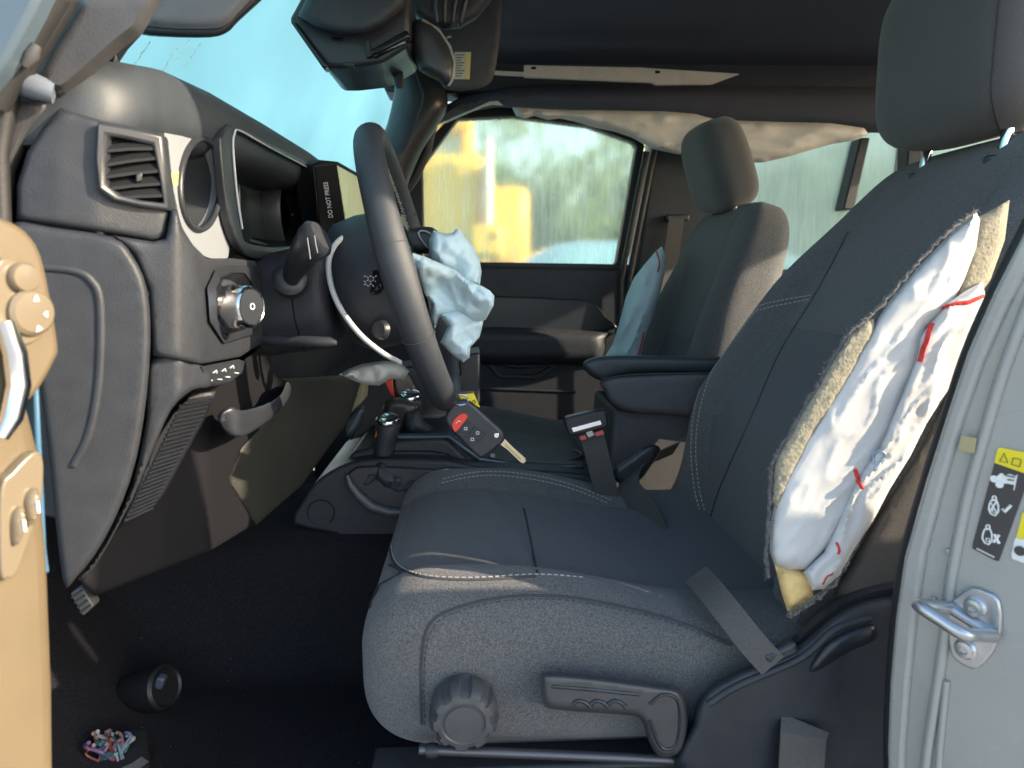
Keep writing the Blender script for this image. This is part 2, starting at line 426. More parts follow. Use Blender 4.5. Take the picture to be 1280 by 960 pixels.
# ------------------------------------------------------------------ far side: passenger door, pillars, rear side glass
YD = 2.12
pd = thing('passenger_door', 'closed black passenger door with fogged window beyond the front seats', 'car door', V(.1, YD, -.7))
poly3('panel', [V(-.50, YD, -.72), V(.47, YD, -.72), V(.475, YD, .0), V(.455, YD, .018), V(-.50, YD, .028)], (0, .10, 0), plastic, pd, .012, seg=3)
plate('recess', sm([(560, 372), (700, 373), (740, 378), (757, 396), (758, 414), (560, 410)], 3), YD - .012, .03, plastic2, pd, .005)
o = sheet('armrest', sm([(560, 411), (752, 414), (757, 424), (754, 446), (730, 455), (560, 452)], 3),
          lambda u, v, d: Q(u, v, YD - .012 - .055 * (1 - (1 - min(1, d / 12)) ** 2) ** .5), lambda u, v, d: Q(u, v, YD - .005), 7, plastic, pd, px=12)
ring_plate('pull_pocket', [(606, 452), (700, 456), (678, 472), (668, 474), (622, 472)], [(616, 455), (688, 458), (673, 467), (664, 469), (627, 468)],
           lambda u, v: Q(u, v, YD - .014), (0, .02, 0), plastic2, pd, .002)
tube('pull_lip', [Q(624, 455, YD - .02), Q(645, 458, YD - .022), Q(668, 457, YD - .02)], .0035, plastic2, pd)
tube('panel_seam', [Q(560, 484, YD - .001), Q(640, 487, YD - .001), Q(720, 490, YD - .001)], .004, plastic2, pd)
strap('window_seal', [V(-.35, YD + .008, .030), V(.05, YD + .008, .026), V(.46, YD + .008, .020)], .012, .006, (0, 0, 1), rubber, pd)
fo = [(520, 336), (500, 215), (575, 131), (640, 128), (735, 142), (800, 168), (806, 182), (776, 340), (766, 343)]
fi = [(530, 330), (528, 208), (572, 148), (640, 145), (735, 157), (793, 178), (796, 184), (771, 328), (762, 336)]
ring_plate('window_frame', fo, fi, lambda u, v: Q(u, v, YD + .03), (0, .05, 0), rubber, pd, .004)
plate('window_pane', [(518, 338), (505, 200), (566, 140), (640, 136), (735, 148), (800, 172), (801, 186), (776, 338), (766, 341)], YD + .055, .005, fog_glass, pd, 0)
# far B pillar with the belt on it
bp = thing('far_b_pillar', 'dark grey pillar trim between passenger door and rear side window', 'pillar', V(.56, YD, -.6))
poly3('trim', [V(.50, YD - .02, -.70), V(.66, YD - .02, -.70), V(.70, YD - .02, .02), V(.69, YD - .02, .57), V(.545, YD - .02, .57), V(.525, YD - .02, .40), V(.475, YD - .02, .0)], (0, .13, 0), plastic, bp, .012, seg=3)
for k, (a, b) in enumerate((((818, 188), (786, 350)), ((808, 190), (776, 352)))):
    tube('seal', [Q(*a, YD - .03), Q((a[0] + b[0]) / 2, (a[1] + b[1]) / 2, YD - .035), Q(*b, YD - .03), Q(b[0] - 2, 440, YD - .03)], .009, rubber, bp)
poly3('belt_guide', [Q(833, 268, YD - .05), Q(862, 268, YD - .05), Q(862, 276, YD - .05), Q(833, 276, YD - .05)], (0, .03, 0), plastic2, bp, .004)
strap('seat_belt', [Q(846, 272, YD - .06), Q(838, 330, YD - .07), Q(830, 420, YD - .08), Q(828, 500, YD - .08)], .045, .002, (1, 0, 0), strapm, bp)
# rear side door and quarter
rd = thing('rear_side_door', 'rear passenger side with fogged green tinted windows behind far seat', 'car door', V(1.1, YD, -.7))
poly3('panel', [V(.66, YD, -.72), V(1.9, YD, -.72), V(1.9, YD, .0), V(.66, YD, .015)], (0, .10, 0), plastic, rd, .01)
poly3('window_pane', [V(.67, YD + .05, -.02), V(1.26, YD + .05, -.02), V(1.30, YD + .05, .50), V(.68, YD + .05, .50)], (0, .005, 0), rear_glass, rd, 0)
poly3('window_pane', [V(1.262, YD + .05, -.02), V(1.88, YD + .05, -.02), V(1.88, YD + .05, .50), V(1.302, YD + .05, .50)], (0, .005, 0), rear_glass, rd, 0)
plate('window_post', [(1054, 262), (1076, 172), (1088, 172), (1068, 262)], YD + .0, .07, plastic, rd, .004)
plate('window_post', [(1131, 262), (1136, 172), (1160, 172), (1152, 262)], YD + .0, .07, plastic, rd, .004)
rl = thing('roof_rail', 'dark padded roof rail running above the far side windows', 'roof rail', V(.8, 2.06, .45))
sheet('rail_pad', [(540, 140), (575, 122), (640, 108), (800, 104), (1000, 108), (1290, 112), (1290, 168), (1085, 166), (1000, 158), (905, 158), (800, 146), (700, 138), (620, 134), (575, 142), (540, 160)],
      lambda u, v, d: Q(u, v, 2.07 - .05 * min(1, d / 14) ** .6), lambda u, v, d: Q(u, v, 2.15), 12, headl, rl, px=14)
poly3('rail_core', [V(-.25, 2.08, .50), V(1.9, 2.08, .50), V(1.9, 2.08, .62), V(-.25, 2.08, .62)], (0, .12, 0), plastic, rl, .01)
# beige exposed strip along the ceiling edge
bs = thing('ceiling_strip', 'pale beige bare metal strip along edge of dark ceiling cloth', 'trim strip', V(.3, 1.98, .55))
plate('strip', [(655, 81), (800, 84), (925, 92), (890, 105), (820, 106), (815, 103), (655, 96)], 1.90, .012, beige, bs, .002)
plate('end_tab', [(617, 88), (655, 90), (655, 95), (617, 93)], 1.90, .008, beige, bs, .001)
for u, v in ((667, 85), (822, 90)): plate('slot', [(u - 3, v - 1.5), (u + 3, v - 1.5), (u + 3, v + 1.5), (u - 3, v + 1.5)], 1.8985, .004, gloss, bs, 0)
# far A pillar
fa = thing('far_a_pillar', 'dark front pillar beside windshield on passenger side', 'pillar', V(-.35, 2.0, .1))
sheet('pillar_trim', sm([(500, 60), (522, 70), (552, 100), (560, 128), (552, 150), (530, 185), (512, 225), (470, 330), (420, 330), (446, 215), (478, 170), (492, 120)], 3),
      lambda u, v, d: Q(u, v, 2.02 - .05 * min(1, d / 16) ** .6), lambda u, v, d: Q(u, v, 2.10), 9, plastic2, fa, px=12)
tube('door_seal', [Q(547, 138, 2.06), Q(538, 165, 2.05), Q(533, 190, 2.05), Q(518, 222, 2.05), Q(498, 250, 2.05)], .014, rubber, fa)
tube('seam', [Q(520, 90, 1.965), Q(530, 120, 1.962), Q(522, 150, 1.962), Q(505, 190, 1.966)], .003, rubber, fa)

# ------------------------------------------------------------------ near A pillar, door seals, driver visor
ap = thing('near_a_pillar', 'broad grey front pillar trim between open door and windshield', 'pillar', V(-.4, .56, .15))
sheet('pillar_trim', [(32, 100), (52, 62), (98, -10), (222, -20), (203, 0), (178, 42), (152, 62), (112, 98), (80, 124), (74, 128)],
      lambda u, v, d: Q(u, v, .585 - .03 * min(1, d / 16) ** .7), lambda u, v, d: Q(u, v, .64), 9, pillar, ap, px=16)
sheet('inner_edge', [(80, 128), (110, 100), (150, 63), (180, 40), (160, 62), (138, 94), (110, 116)],
      lambda u, v, d: Q(u, v, .64 - .01 * min(1, d / 8)), lambda u, v, d: Q(u, v, .70), 7, plastic, ap)
tube('grab_bar', [Q(14, 100, .56), Q(40, 107, .555), Q(68, 116, .56)], [.009, .0095, .008], mat('grey_metal_bar', (.12, .14, .17), .4), ap)
sheet('lower_trim', [(-12, 190), (6, 130), (16, 112), (40, 116), (70, 126), (62, 140), (38, 172), (20, 214), (14, 280), (-12, 280)],
      lambda u, v, d: Q(u, v, .585 - .02 * min(1, d / 14) ** .7), lambda u, v, d: Q(u, v, .66), 9, pillar, ap, px=14)
tube('door_seal', [Q(-8, 130, .545), Q(15, 88, .545), Q(40, 45, .545), Q(72, -8, .545)], .010, rubber, ap)
tube('door_seal', [Q(20, 96, .55), Q(50, 48, .55), Q(84, -8, .55)], .009, rubber, ap)
tube('door_seal', [Q(18, 88, .56), Q(8, 130, .56), Q(-2, 190, .56), Q(2, 300, .56)], .007, rubber, ap)
tube('clip', [Q(30, 82, .535), Q(40, 68, .535), Q(46, 56, .535)], [.003, .005, .003], pillar, ap)
plate('outer_frame', [(-30, 120), (-30, -30), (60, -30), (42, 10), (10, 70), (-5, 90)], .52, .02, mat('blue_grey_paint', (.07, .10, .13), .3, coat=.5), ap, .004)

vis = thing('sun_visor', 'grey driver sun visor flipped up above windshield', 'sun visor', V(-.33, .75, .38))
vz = lambda u, v, d: Q(u, v, .80 - .012 * (1 - (1 - min(1, d / 9)) ** 2) ** .5)
sheet('visor_body', sm([(178, -30), (170, 30), (174, 42), (200, 46), (262, 47), (285, 40), (298, 27), (340, -12), (352, -30)], 3), vz, lambda u, v, d: Q(u, v, .825), 8, plastic2, vis, px=9)
sheet('visor_face', sm([(198, -30), (178, 28), (180, 32), (220, 36), (265, 36), (282, 31), (296, 18), (326, -30)], 3), lambda u, v, d: Q(u, v, .786 - .006 * min(1, d / 9)), lambda u, v, d: Q(u, v, .795), 8, visor_m, vis, px=9)

# camera housing behind mirror, mirror, passenger visor
ch = thing('camera_housing', 'angular black sensor housing against top of windshield', 'housing', Q(440, 40, 1.30))
def slab(name, uv, Y, dep, m, parent, rnd_px=10, bulge=.02, step=8):
    return sheet(name, uv, lambda u, v, d: Q(u, v, Y - bulge * (1 - (1 - min(1, d / rnd_px)) ** 2) ** .5), lambda u, v, d: Q(u, v, Y + dep), step, m, parent, px=rnd_px)
plate('shell', [(360, 24), (366, 14), (384, -20), (512, -20), (512, 56), (480, 76), (466, 80), (430, 84), (408, 84)], 1.24, .16, plastic2, ch, .008, seg=3)
slab('cover', [(372, 20), (392, -20), (510, -20), (506, 8), (480, 32), (455, 43), (425, 43), (395, 35)], 1.215, .03, plastic, ch, 12, .02)
plate('front_edge', [(362, 26), (370, 27), (410, 82), (404, 86)], 1.225, .03, gloss, ch, .003)
plate('tab', [(455, 50), (462, 50), (466, 70), (458, 72)], 1.23, .015, plastic, ch, .002)
for u, v in ((421, 48), (435, 80)): plate('clip_slot', [(u - 8, v - 2), (u + 8, v - 2), (u + 7, v + 3), (u - 6, v + 2)], 1.237, .01, gloss, ch, .001)
plate('bracket', [(462, 62), (508, 36), (514, 46), (466, 70)], 1.22, .03, gloss, ch, .004)
oc = thing('overhead_console', 'ribbed dark overhead console under the ceiling behind rear-view mirror', 'console', Q(560, 5, 1.45))
slab('body', [(505, -20), (625, -20), (612, 4), (596, 24), (575, 36), (556, 38), (530, 30), (512, 16)], 1.42, .14, plastic, oc, 14, .03)
for k in range(4): tube('rib', [Q(545 + k * 14, -16, 1.385), Q(544 + k * 12, 8, 1.385), Q(546 + k * 10, 28, 1.392)], .004, plastic2, oc)
plate('button', [(563, 27), (574, 27), (574, 34), (563, 34)], 1.384, .01, plastic2, oc, .002)
mr = thing('rearview_mirror', 'dark rear-view mirror seen edge on in front of passenger visor', 'mirror', Q(530, 60, 1.30))
sheet('shell', sm([(514, 40), (518, 28), (528, 24), (548, 36), (562, 58), (569, 78), (566, 100), (560, 108), (545, 100), (524, 88), (516, 66)], 3),
      lambda u, v, d: Q(u, v, 1.30 - .02 * (1 - (1 - min(1, d / 14)) ** 2) ** .5), lambda u, v, d: Q(u, v, 1.36 + .01 * min(1, d / 12)), 6, plastic2, mr)
tube('rim', [Q(528, 25, 1.295), Q(548, 37, 1.295), Q(562, 58, 1.295), Q(568, 78, 1.295), Q(565, 100, 1.295), Q(560, 107, 1.295)], .0025, mat('mirror_edge', (.25, .24, .22), .3), mr)
tube('stem', [Q(524, 40, 1.33), Q(505, 55, 1.33), Q(495, 66, 1.34), Q(500, 110, 1.36)], [.014, .012, .01, .008], plastic2, mr)
pv = thing('passenger_sun_visor', 'black passenger sun visor carrying a small printed warning sticker', 'sun visor', Q(580, 70, 1.62))
slab('visor_body', sm([(540, -10), (620, -10), (626, 30), (620, 82), (612, 104), (590, 112), (560, 112), (548, 90)], 3), 1.62, .02, mat('visor_dark', (.05, .055, .065), .7, 900, .3, .1, var_scale=60), pv, 8, .012)
st = plate('sticker', [(568, 65), (589, 65), (587, 99), (567, 99)], 1.606, .0015, mat('sticker_paper', (.45, .47, .42), .6), pv, 0)
plate('yellow_band', [(582, 65.5), (588.6, 65.5), (586.8, 98.5), (581, 98.5)], 1.6052, .001, mat('sticker_yellow', (.55, .48, .20), .6), st, 0)
for k in range(9): plate('print_line', [(569.5, 68 + k * 3.3), (580.5 - (k % 3) * 2, 68 + k * 3.3), (580.5 - (k % 3) * 2, 69.1 + k * 3.3), (569.5, 69.1 + k * 3.3)], 1.6053, .0008, dark_lbl, st, 0)
tube('hinge_pin', [Q(558, 47, 1.60), Q(564, 45, 1.60)], .004, steel, pv)

# ------------------------------------------------------------------ curtain airbag hanging from the rail
def cloth(name, uv, Y, infl, m, parent, foldamp, fs, step=5, thick=.004, seed=1, px=16, tilt=None, smooth=60):
    def fr(u, v, d):
        y = Y + (tilt(u, v) if tilt else 0); p = Q(u, v, y); k = (1 - (1 - min(1, d / px)) ** 2) ** .5
        p = Vector((p.x * .45, p.y, p.z * 1.6)); return Q(u, v, y - infl * k - foldamp * (fold(p, fs, seed) - .4) * min(1, d / 5 + .15))
    def bk(u, v, d):
        y = Y + (tilt(u, v) if tilt else 0); p = Q(u, v, y); k = (1 - (1 - min(1, d / px)) ** 2) ** .5
        return Q(u, v, y + thick + infl * .5 * k)
    return sheet(name, uv, fr, bk, step, m, parent, smooth=smooth)
ca = thing('curtain_airbag', 'deflated beige curtain airbag hanging along the far roof rail', 'airbag', Q(850, 160, 1.98))
cloth('front_cloth', [(640, 134), (690, 137), (760, 138), (830, 139), (868, 142), (905, 152), (905, 178), (870, 192), (848, 193), (815, 186), (790, 172), (770, 165), (745, 160), (718, 152), (700, 148), (685, 150), (668, 145), (656, 148), (645, 145)], 1.97, .03, curtain, ca, .016, 16, 4, seed=2)
cloth('rear_cloth', [(905, 150), (960, 152), (1040, 154), (1080, 160), (1086, 168), (1066, 176), (1040, 180), (1015, 187), (985, 196), (955, 203), (925, 204), (905, 196)], 1.98, .03, curtain, ca, .014, 14, 4, seed=9)
cloth('torn_strip', [(545, 158), (566, 147), (590, 137), (612, 127), (622, 126), (629, 132), (616, 131), (604, 134), (580, 144), (560, 153)], 1.99, .006, mat('grey_nylon', (.42, .47, .44), .8), ca, .006, 25, 4, seed=4)

# ------------------------------------------------------------------ outside, seen through the glass
def leaf_crown(name, c, rx, rz, n, m, parent, seed):
    rnd = random.Random(seed); vs = []; fs = []; clumps = [(Vector((rnd.gauss(0, .45) * rx, rnd.gauss(0, .4) * rx, rnd.gauss(0, .42) * rz)), rnd.uniform(.25, .5)) for _ in range(26)]
    for k in range(n):
        cc, cr = rnd.choice(clumps); d = Vector((rnd.gauss(0, 1), rnd.gauss(0, 1), rnd.gauss(0, 1))).normalized() * cr * rx * rnd.random() ** .4
        p = Vector(c) + cc + d; a = Vector((rnd.gauss(0, 1), rnd.gauss(0, 1), rnd.gauss(0, .6))).normalized(); b = a.orthogonal().normalized(); s_ = rnd.uniform(.10, .22); i = len(vs)
        vs += [p - a * s_, p + b * s_ * .5, p + a * s_, p - b * s_ * .5]; fs.append([i, i + 1, i + 2, i + 3])
    me = bpy.data.meshes.new('crown'); me.from_pydata([tuple(v) for v in vs], [], fs)
    return link(name, me, m, parent, 0)
lg = mat('leaf_green', (.15, .23, .04), .6, 3, 0, .4, var_scale=.8); lg2 = mat('leaf_dark', (.08, .15, .03), .6, 3, 0, .4, var_scale=.8); bark = mat('bark', (.10, .07, .05), .9, 20, .6, .2)
trees = [(-1.2, 22, 3.4, 2.9, 'pale green leafy tree behind the yellow loader'), (2.2, 23, 2.6, 2.3, 'low bright green tree seen through middle of the passenger window'), (4.6, 20, 2.5, 2.4, 'bushy green tree seen by rear edge of the passenger window'),
         (10.0, 24, 3.4, 3.4, 'dark green tree seen through the rear side window'), (15.5, 26, 3.8, 3.8, 'far broad tree seen through the rearmost side window')]
for i, (x, y, h, r, lab) in enumerate(trees):
    t = thing('tree', lab, 'tree', (x, y, 0), 'trees beyond the yard')
    tube('trunk', [(x, y, 0), (x + .1, y, h * .5), (x, y + .1, h)], [.22, .17, .08], bark, t, 10)
    leaf_crown('crown', (x, y, h), r, r * .85, 3800, lg if i % 2 == 0 else lg2, t, 20 + i)
hedge = thing('hedge', 'long low green hedge closing the yard behind the trees', 'hedge', (8, 29, 0))
leaf_crown('foliage', (2, 29, 1.3), 6.5, 1.6, 9000, lg2, hedge, 77); leaf_crown('foliage', (14, 30, 1.5), 7.0, 1.8, 9000, lg, hedge, 78)
ym = mat('yellow_machine_paint', (.80, .50, .03), .4, 20, .05, .08, var_scale=2); wm = mat('white_pole_paint', (.85, .84, .80), .35)
lo = thing('yellow_loader', 'big yellow loader parked right outside the passenger window', 'loader', (-.4, 6.6, 0))
def yb(name, u0, v0, u1, v1, Y, dep, m, bev=.03):
    return plate(name, [(u0, v0), (u1, v0), (u1, v1), (u0, v1)], Y, dep, m, lo, bev)
yb('body', 380, 190, 612, 335, 6.6, 1.6, ym, .12); yb('cab_roof', 470, 142, 592, 162, 6.8, 1.3, ym, .05); yb('cab_post', 478, 160, 492, 200, 6.9, .12, ym); yb('cab_post', 575, 160, 590, 200, 6.9, .12, ym)
yb('cab_window', 492, 162, 575, 200, 6.95, .03, mat('cab_glass', (.30, .40, .42), .15), .01)
yb('boom', 600, 205, 609, 300, 6.45, .2, mat('orange_hydraulic', (.75, .30, .08), .4)); yb('white_cylinder', 606, 170, 616, 290, 6.4, .12, wm, .03); yb('counterweight', 586, 280, 630, 322, 6.1, .5, ym, .05)
yb('rear_body', 600, 232, 662, 335, 7.6, 1.2, ym, .10); yb('weight_slot', 612, 292, 624, 297, 6.09, .03, mat('dark_slot', (.25, .15, .02), .6), .0); yb('chassis', 400, 335, 600, 400, 6.7, 1.3, plastic, .05)
for u in (440, 560):
    c = Q(u, 0, 6.7); c.z = .55; w = lathe('wheel', c, (0, -1, 0), [(.3, -.02), (.55, -.02), (.58, .06), (.58, .3), (.5, .36), (.28, .36), (.26, .30), (.1, .30)], rubber, lo)
bc = thing('blue_car', 'pale blue car roof parked beyond the passenger door sill', 'car', Q(700, 330, 4.6))
cp = mat('pale_blue_paint', (.25, .48, .62), .15, coat=1.0)
def car_sec(s, a):
    x = .2 + s * 3.9; hgt = 1.18 + .36 * sstep(.15, .40, s) * (1 - sstep(.72, .95, s)); w = .85 * (1 - .25 * max(0, abs(s - .5) * 2 - .7))
    y = sgp(cos(a), .4) * w; z = sgp(sin(a), .5); z = .62 + (hgt - .62) * z if z > 0 else .62 + .4 * z
    return Vector((x - 1.0, 5.6 + y, z))
loft('body', car_sec, 30, 28, cp, bc)
for x in (.0, 2.35):
    for y in (4.82, 6.38): lathe('wheel', (x, y, .31), (0, -1, 0), [(.05, -.1), (.31, -.1), (.31, .1), (.2, .12), (.05, .12)], rubber, bc, 20)

# ================================================================== DASHBOARD
da = thing('dashboard', 'black dashboard with silver bezel, empty gauge hood and side vent', 'dashboard', V(-.35, 1.3, -.3))
def interp(tab, x):
    if x <= tab[0][0]: return tab[0][1]
    for (a, b), (c, d) in zip(tab, tab[1:]):
        if x <= c: return b + (d - b) * (x - a) / (c - a)
    return tab[-1][1]
prof = [(-.445, .150), (-.40, .176), (-.345, .188), (-.305, .192), (-.280, .186), (-.269, .172), (-.266, .150), (-.272, .130), (-.292, .118), (-.345, .112), (-.445, .100)]
def pad_sec(y, sx, sz, dz):
    pts = [Vector((x, z, 0)) for x, z in prof]; pts = catmull(pts, 3, True)
    return [V(-.445 + (p.x + .445) * sx, y, .145 + (p.y - .145) * sz + dz) for p in pts]
rows = []
for y, sx, sz, dz in ((.572, .60, .60, -.030), (.574, .80, .70, -.028), (.580, .90, .76, -.026), (.592, .96, .80, -.023), (.61, .99, .84, -.019), (.64, 1, .90, -.012), (.70, 1, .98, -.004), (.8, 1, 1, .003), (1.0, 1, 1, .010), (1.25, 1, 1, .016), (1.6, .98, 1, .018), (2.0, .95, 1, .015), (2.08, .92, .98, .01)):
    rows.append(pad_sec(y, sx, sz, dz))
M_ = len(rows[0]); vs = [p for r in rows for p in r]; fs = []
for i in range(len(rows) - 1):
    for k in range(M_): fs.append([i * M_ + k, i * M_ + (k + 1) % M_, (i + 1) * M_ + (k + 1) % M_, (i + 1) * M_ + k])
fs += [list(range(M_)), list(range((len(rows) - 1) * M_, len(rows) * M_))]
link('top_pad', mesh(vs, fs), padm, da, 50)
# inner core of the dash: closes it off behind the panels
poly3('core', [V(-.445, .66, -.22), V(-.36, .66, -.24), V(-.345, .66, .11), V(-.445, .66, .11)], (0, 1.40, 0), plastic, da, .004)
YE = [(10, .566), (74, .572), (120, .580), (205, .606), (215, .612)]
def esheet(name, uv, tab, thick, m, parent, bul=.006, px=8, step=9, dy=0):
    return sheet(name, uv, lambda u, v, d: Q(u, v, interp(tab, u) + dy - bul * (1 - (1 - min(1, d / px)) ** 2) ** .5), lambda u, v, d: Q(u, v, interp(tab, u) + dy + thick), step, m, parent, px=px)
esheet('end_panel', [(76, 135), (120, 148), (160, 157), (205, 167), (214, 264), (206, 298), (190, 301), (140, 292), (60, 280), (21, 275), (21, 232), (34, 190), (55, 157)], YE, .05, plastic, da)
fv = lambda off: (lambda u, v: Q(u, v, interp(YE, u) - off))
sv = ring_plate('side_vent', [(120, 150), (160, 158), (203, 168), (208, 215), (214, 264), (175, 259), (140, 251), (122, 238), (118, 200)],
           [(133, 169), (160, 174), (190, 181), (197, 215), (204, 254), (175, 250), (150, 244), (131, 231), (131, 200)], fv(.013), (0, .012, 0), plastic2, da, .0025)
link('vent_back', prism_me([fv(.0072)(*p) for p in [(129, 166), (160, 172), (193, 179), (206, 257), (175, 252), (148, 247), (127, 232)]], [fv(.002)(*p) for p in [(129, 166), (160, 172), (193, 179), (206, 257), (175, 252), (148, 247), (127, 232)]]), mat('vent_dark', (.004, .004, .005), .9, spec=.05), sv, 0)
for (a, b) in (((131, 187), (192, 184)), ((130, 205), (195, 196)), ((130, 220), (199, 212)), ((131, 235), (202, 228)), ((139, 247), (203, 243))):
    f = fv(.0115); g = fv(.0078)
    p = [f(a[0], a[1]), f((a[0] + b[0]) / 2, (a[1] + b[1]) / 2 - 1), f(*b)]; q = [g(a[0], a[1] - 5), g((a[0] + b[0]) / 2, (a[1] + b[1]) / 2 - 8), g(b[0], b[1] - 9)]
    link('slat', prism_me(p + q[::-1], [x + Vector((0, 0, -.0022)) for x in p + q[::-1]]), mat('slat_black', (.010, .011, .013), .6, spec=.2), sv, 35)
link('vent_tab', prism_me([fv(.0135)(*p) for p in [(170, 217), (178, 215), (178, 226), (170, 228)]], [fv(.007)(*p) for p in [(170, 217), (178, 215), (178, 226), (170, 228)]]), plastic2, sv, 35, .001)
# silver bezel with the round hole
XB = -.272
bez = sm([(204, 142), (226, 146), (266, 162), (268, 166), (263, 172), (266, 184), (275, 217), (279, 252), (281, 283), (287, 321), (257, 321), (240, 304), (227, 282), (220, 252), (213, 217), (206, 170)], 3)
cx, cy, ra, rb = 250.5, 230, 25.5, 57
def ell(k, n, f=1.0): a = 2 * pi * k / n; return (cx + cos(a) * ra * f - sin(a) * 3, cy + sin(a) * rb * f + cos(a) * 3)
def radial(poly, c, a):
    best = None; dx, dy = cos(a), sin(a)
    for i in range(len(poly)):
        (x1, y1), (x2, y2) = poly[i - 1], poly[i]; ex, ey = x2 - x1, y2 - y1; den = dx * ey - dy * ex
        if abs(den) < 1e-9: continue
        t = ((x1 - c[0]) * ey - (y1 - c[1]) * ex) / den; s_ = ((x1 - c[0]) * dy - (y1 - c[1]) * dx) / den
        if t > 0 and -1e-6 <= s_ <= 1 + 1e-6 and (best is None or t < best): best = t
    return (c[0] + dx * best, c[1] + dy * best)
NB = 64; inn = [ell(k, NB) for k in range(NB)]
out = [radial(bez, (cx, cy), math.atan2(p[1] - cy, p[0] - cx)) for p in inn]
fx = lambda X: (lambda u, v: QX(u, v, X))
sb = ring_plate('silver_bezel', out, inn, fx(XB), (-.01, 0, 0), silver, da, .0012)
tube('vent_rim', [QX(*ell(k, 48, 1.0), XB + .001) for k in range(48)], .0032, plastic2, sb, 10, True)
wall = [QX(*p, XB - .001) for p in inn]; cen = sum(wall, Vector()) / NB
vs = wall + [cen + (p - cen) * .93 + Vector((-.030, 0, 0)) for p in wall] + [cen + (p - cen) * .86 + Vector((-.055, 0, 0)) for p in wall]
fs = [[r * NB + k, r * NB + (k + 1) % NB, (r + 1) * NB + (k + 1) % NB, (r + 1) * NB + k] for r in range(2) for k in range(NB)] + [[2 * NB + k for k in range(NB)]]
link('vent_cup', mesh(vs, fs), mat('cup_plastic', (.05, .055, .06), .3), sb, 40)
plateX('tape', [(213.5, 216), (224, 214), (225, 231), (217, 233)], XB + .0006, .0005, amber, sb, 0)
# gauge hood
fo = sm([(276, 176), (281, 162), (292, 156), (340, 180), (390, 206), (398, 215), (408, 300), (360, 318), (316, 323), (299, 306), (285, 261)], 3)
fi = sm([(291, 178), (293, 167), (299, 163), (340, 186), (385, 210), (391, 219), (398, 292), (355, 308), (312, 304), (303, 290), (295, 240)], 3)
c0 = (340, 243); NF = 60
fo2 = [radial(fo, c0, 2 * pi * k / NF) for k in range(NF)]; fi2 = [radial(fi, c0, 2 * pi * k / NF) for k in range(NF)]
gh = ring_plate('gauge_hood', fo2, fi2, fx(-.260), (-.010, 0, 0), plastic2, da, .004, seg=3)
tube('hood_trim', [QX(*p, -.2585) for p in catmull([(303, 286, 0), (296, 240, 0), (291.5, 185, 0), (293, 168, 0), (300, 163.5, 0), (340, 186, 0), (385, 209.5, 0)], 5) for p in [(p.x, p.y)]], .0012, mat('pale_trim', (.42, .45, .48), .35), gh, 8)
rim = [QX(*p, -.268) for p in fi2]; dv = Vector((-.072, 0, 0)); cc = sum(rim, Vector()) / NF
vs = rim + [p + dv + (cc - p) * .06 for p in rim]; fs = [[k, (k + 1) % NF, NF + (k + 1) % NF, NF + k] for k in range(NF)] + [[NF + k for k in range(NF)]]
link('hood_cavity', mesh(vs, fs), mat('cavity_black', (.012, .013, .016), .5, spec=.25), gh, 40)
def xbox(name, X, dx, y0, y1, z0, z1, m, parent, bev=.002): return box(name, V(X - dx / 2, (y0 + y1) / 2, (z0 + z1) / 2), (dx, y1 - y0, z1 - z0), m, parent, bev)
pc = QX(318, 255, -.333)
box('display', pc, (.006, .15, .105), mat('dark_display', (.022, .034, .038), .2), gh, .002)
for k in range(3):
    a = QX(300, 184 + k * 9, -.30 - .012 * k); b = QX(378, 222 + k * 8, -.30 - .012 * k); tube('hood_step', [a, b], .003, plastic2, gh, 8)
gc = QX(352, 268, -.318)
lathe('gauge', gc, (1, 0, 0), [(.064, -.012), (.064, .010), (.062, .014), (.056, .014), (.055, .006), (.046, .006), (.045, .002), (.004, .001)], mat('gauge_grey', (.040, .043, .050), .4), gh, 48)
lathe('gauge_ring', gc, (1, 0, 0), [(.0452, .002), (.0452, .008), (.0442, .008), (.0442, .002)], mat('ring_grey', (.22, .24, .26), .3), gh, 48)
for k in range(11):
    a = radians(130 + k * 28); tube('tick', [gc + Vector((.003, sin(a) * .036, cos(a) * .036)), gc + Vector((.003, sin(a) * .041, cos(a) * .041))], .0006, icon_m, gh, 5)
tube('cluster_lip', [QX(309, 300, -.30), QX(330, 307, -.30), QX(352, 313, -.30)], .004, plastic2, gh)
# centre screen with its black edge
cs = thing('touchscreen', 'centre touchscreen under pale film with black edge reading DO NOT PRESS', 'screen', QX(425, 300, -.25))
XS = -.245
plateX('housing', [(390, 206), (404, 200), (424, 202), (462, 224), (468, 296), (438, 300), (402, 304)], XS - .004, .03, mat('matte_black', (.006, .006, .008), .6, spec=.1), cs, .004)
NF_ = Vector((.6, -.8, 0)); PF_ = QX(394, 250, XS)
plateP('black_edge', [(394, 209), (421, 205), (434, 292), (402, 300)], PF_, NF_, .003, mat('matte_black', (.006, .006, .008), .6, spec=.1), cs, .0008)
plateX('screen_face', [(422, 207), (456, 226), (462, 292), (435, 292)], XS, .004, pale_scr, cs, .0005)
p1 = QP(413.8, 272, PF_, NF_) + NF_ * .0004; p2 = QP(407, 228, PF_, NF_) + NF_ * .0004; up = (p2 - p1).normalized(); L_ = (p2 - p1).length
upv = NF_.cross(up); txt = place_text('lettering', 'DO NOT PRESS', .0105, (p1 + p2) / 2, up, upv, icon_m, cs)
xs = [(v.co - (p1 + p2) / 2).dot(up) for v in txt.data.vertices]; k_ = L_ / (max(xs) - min(xs))
for v in txt.data.vertices:
    d = v.co - (p1 + p2) / 2; v.co = (p1 + p2) / 2 + up * d.dot(up) * k_ + (d - up * d.dot(up))

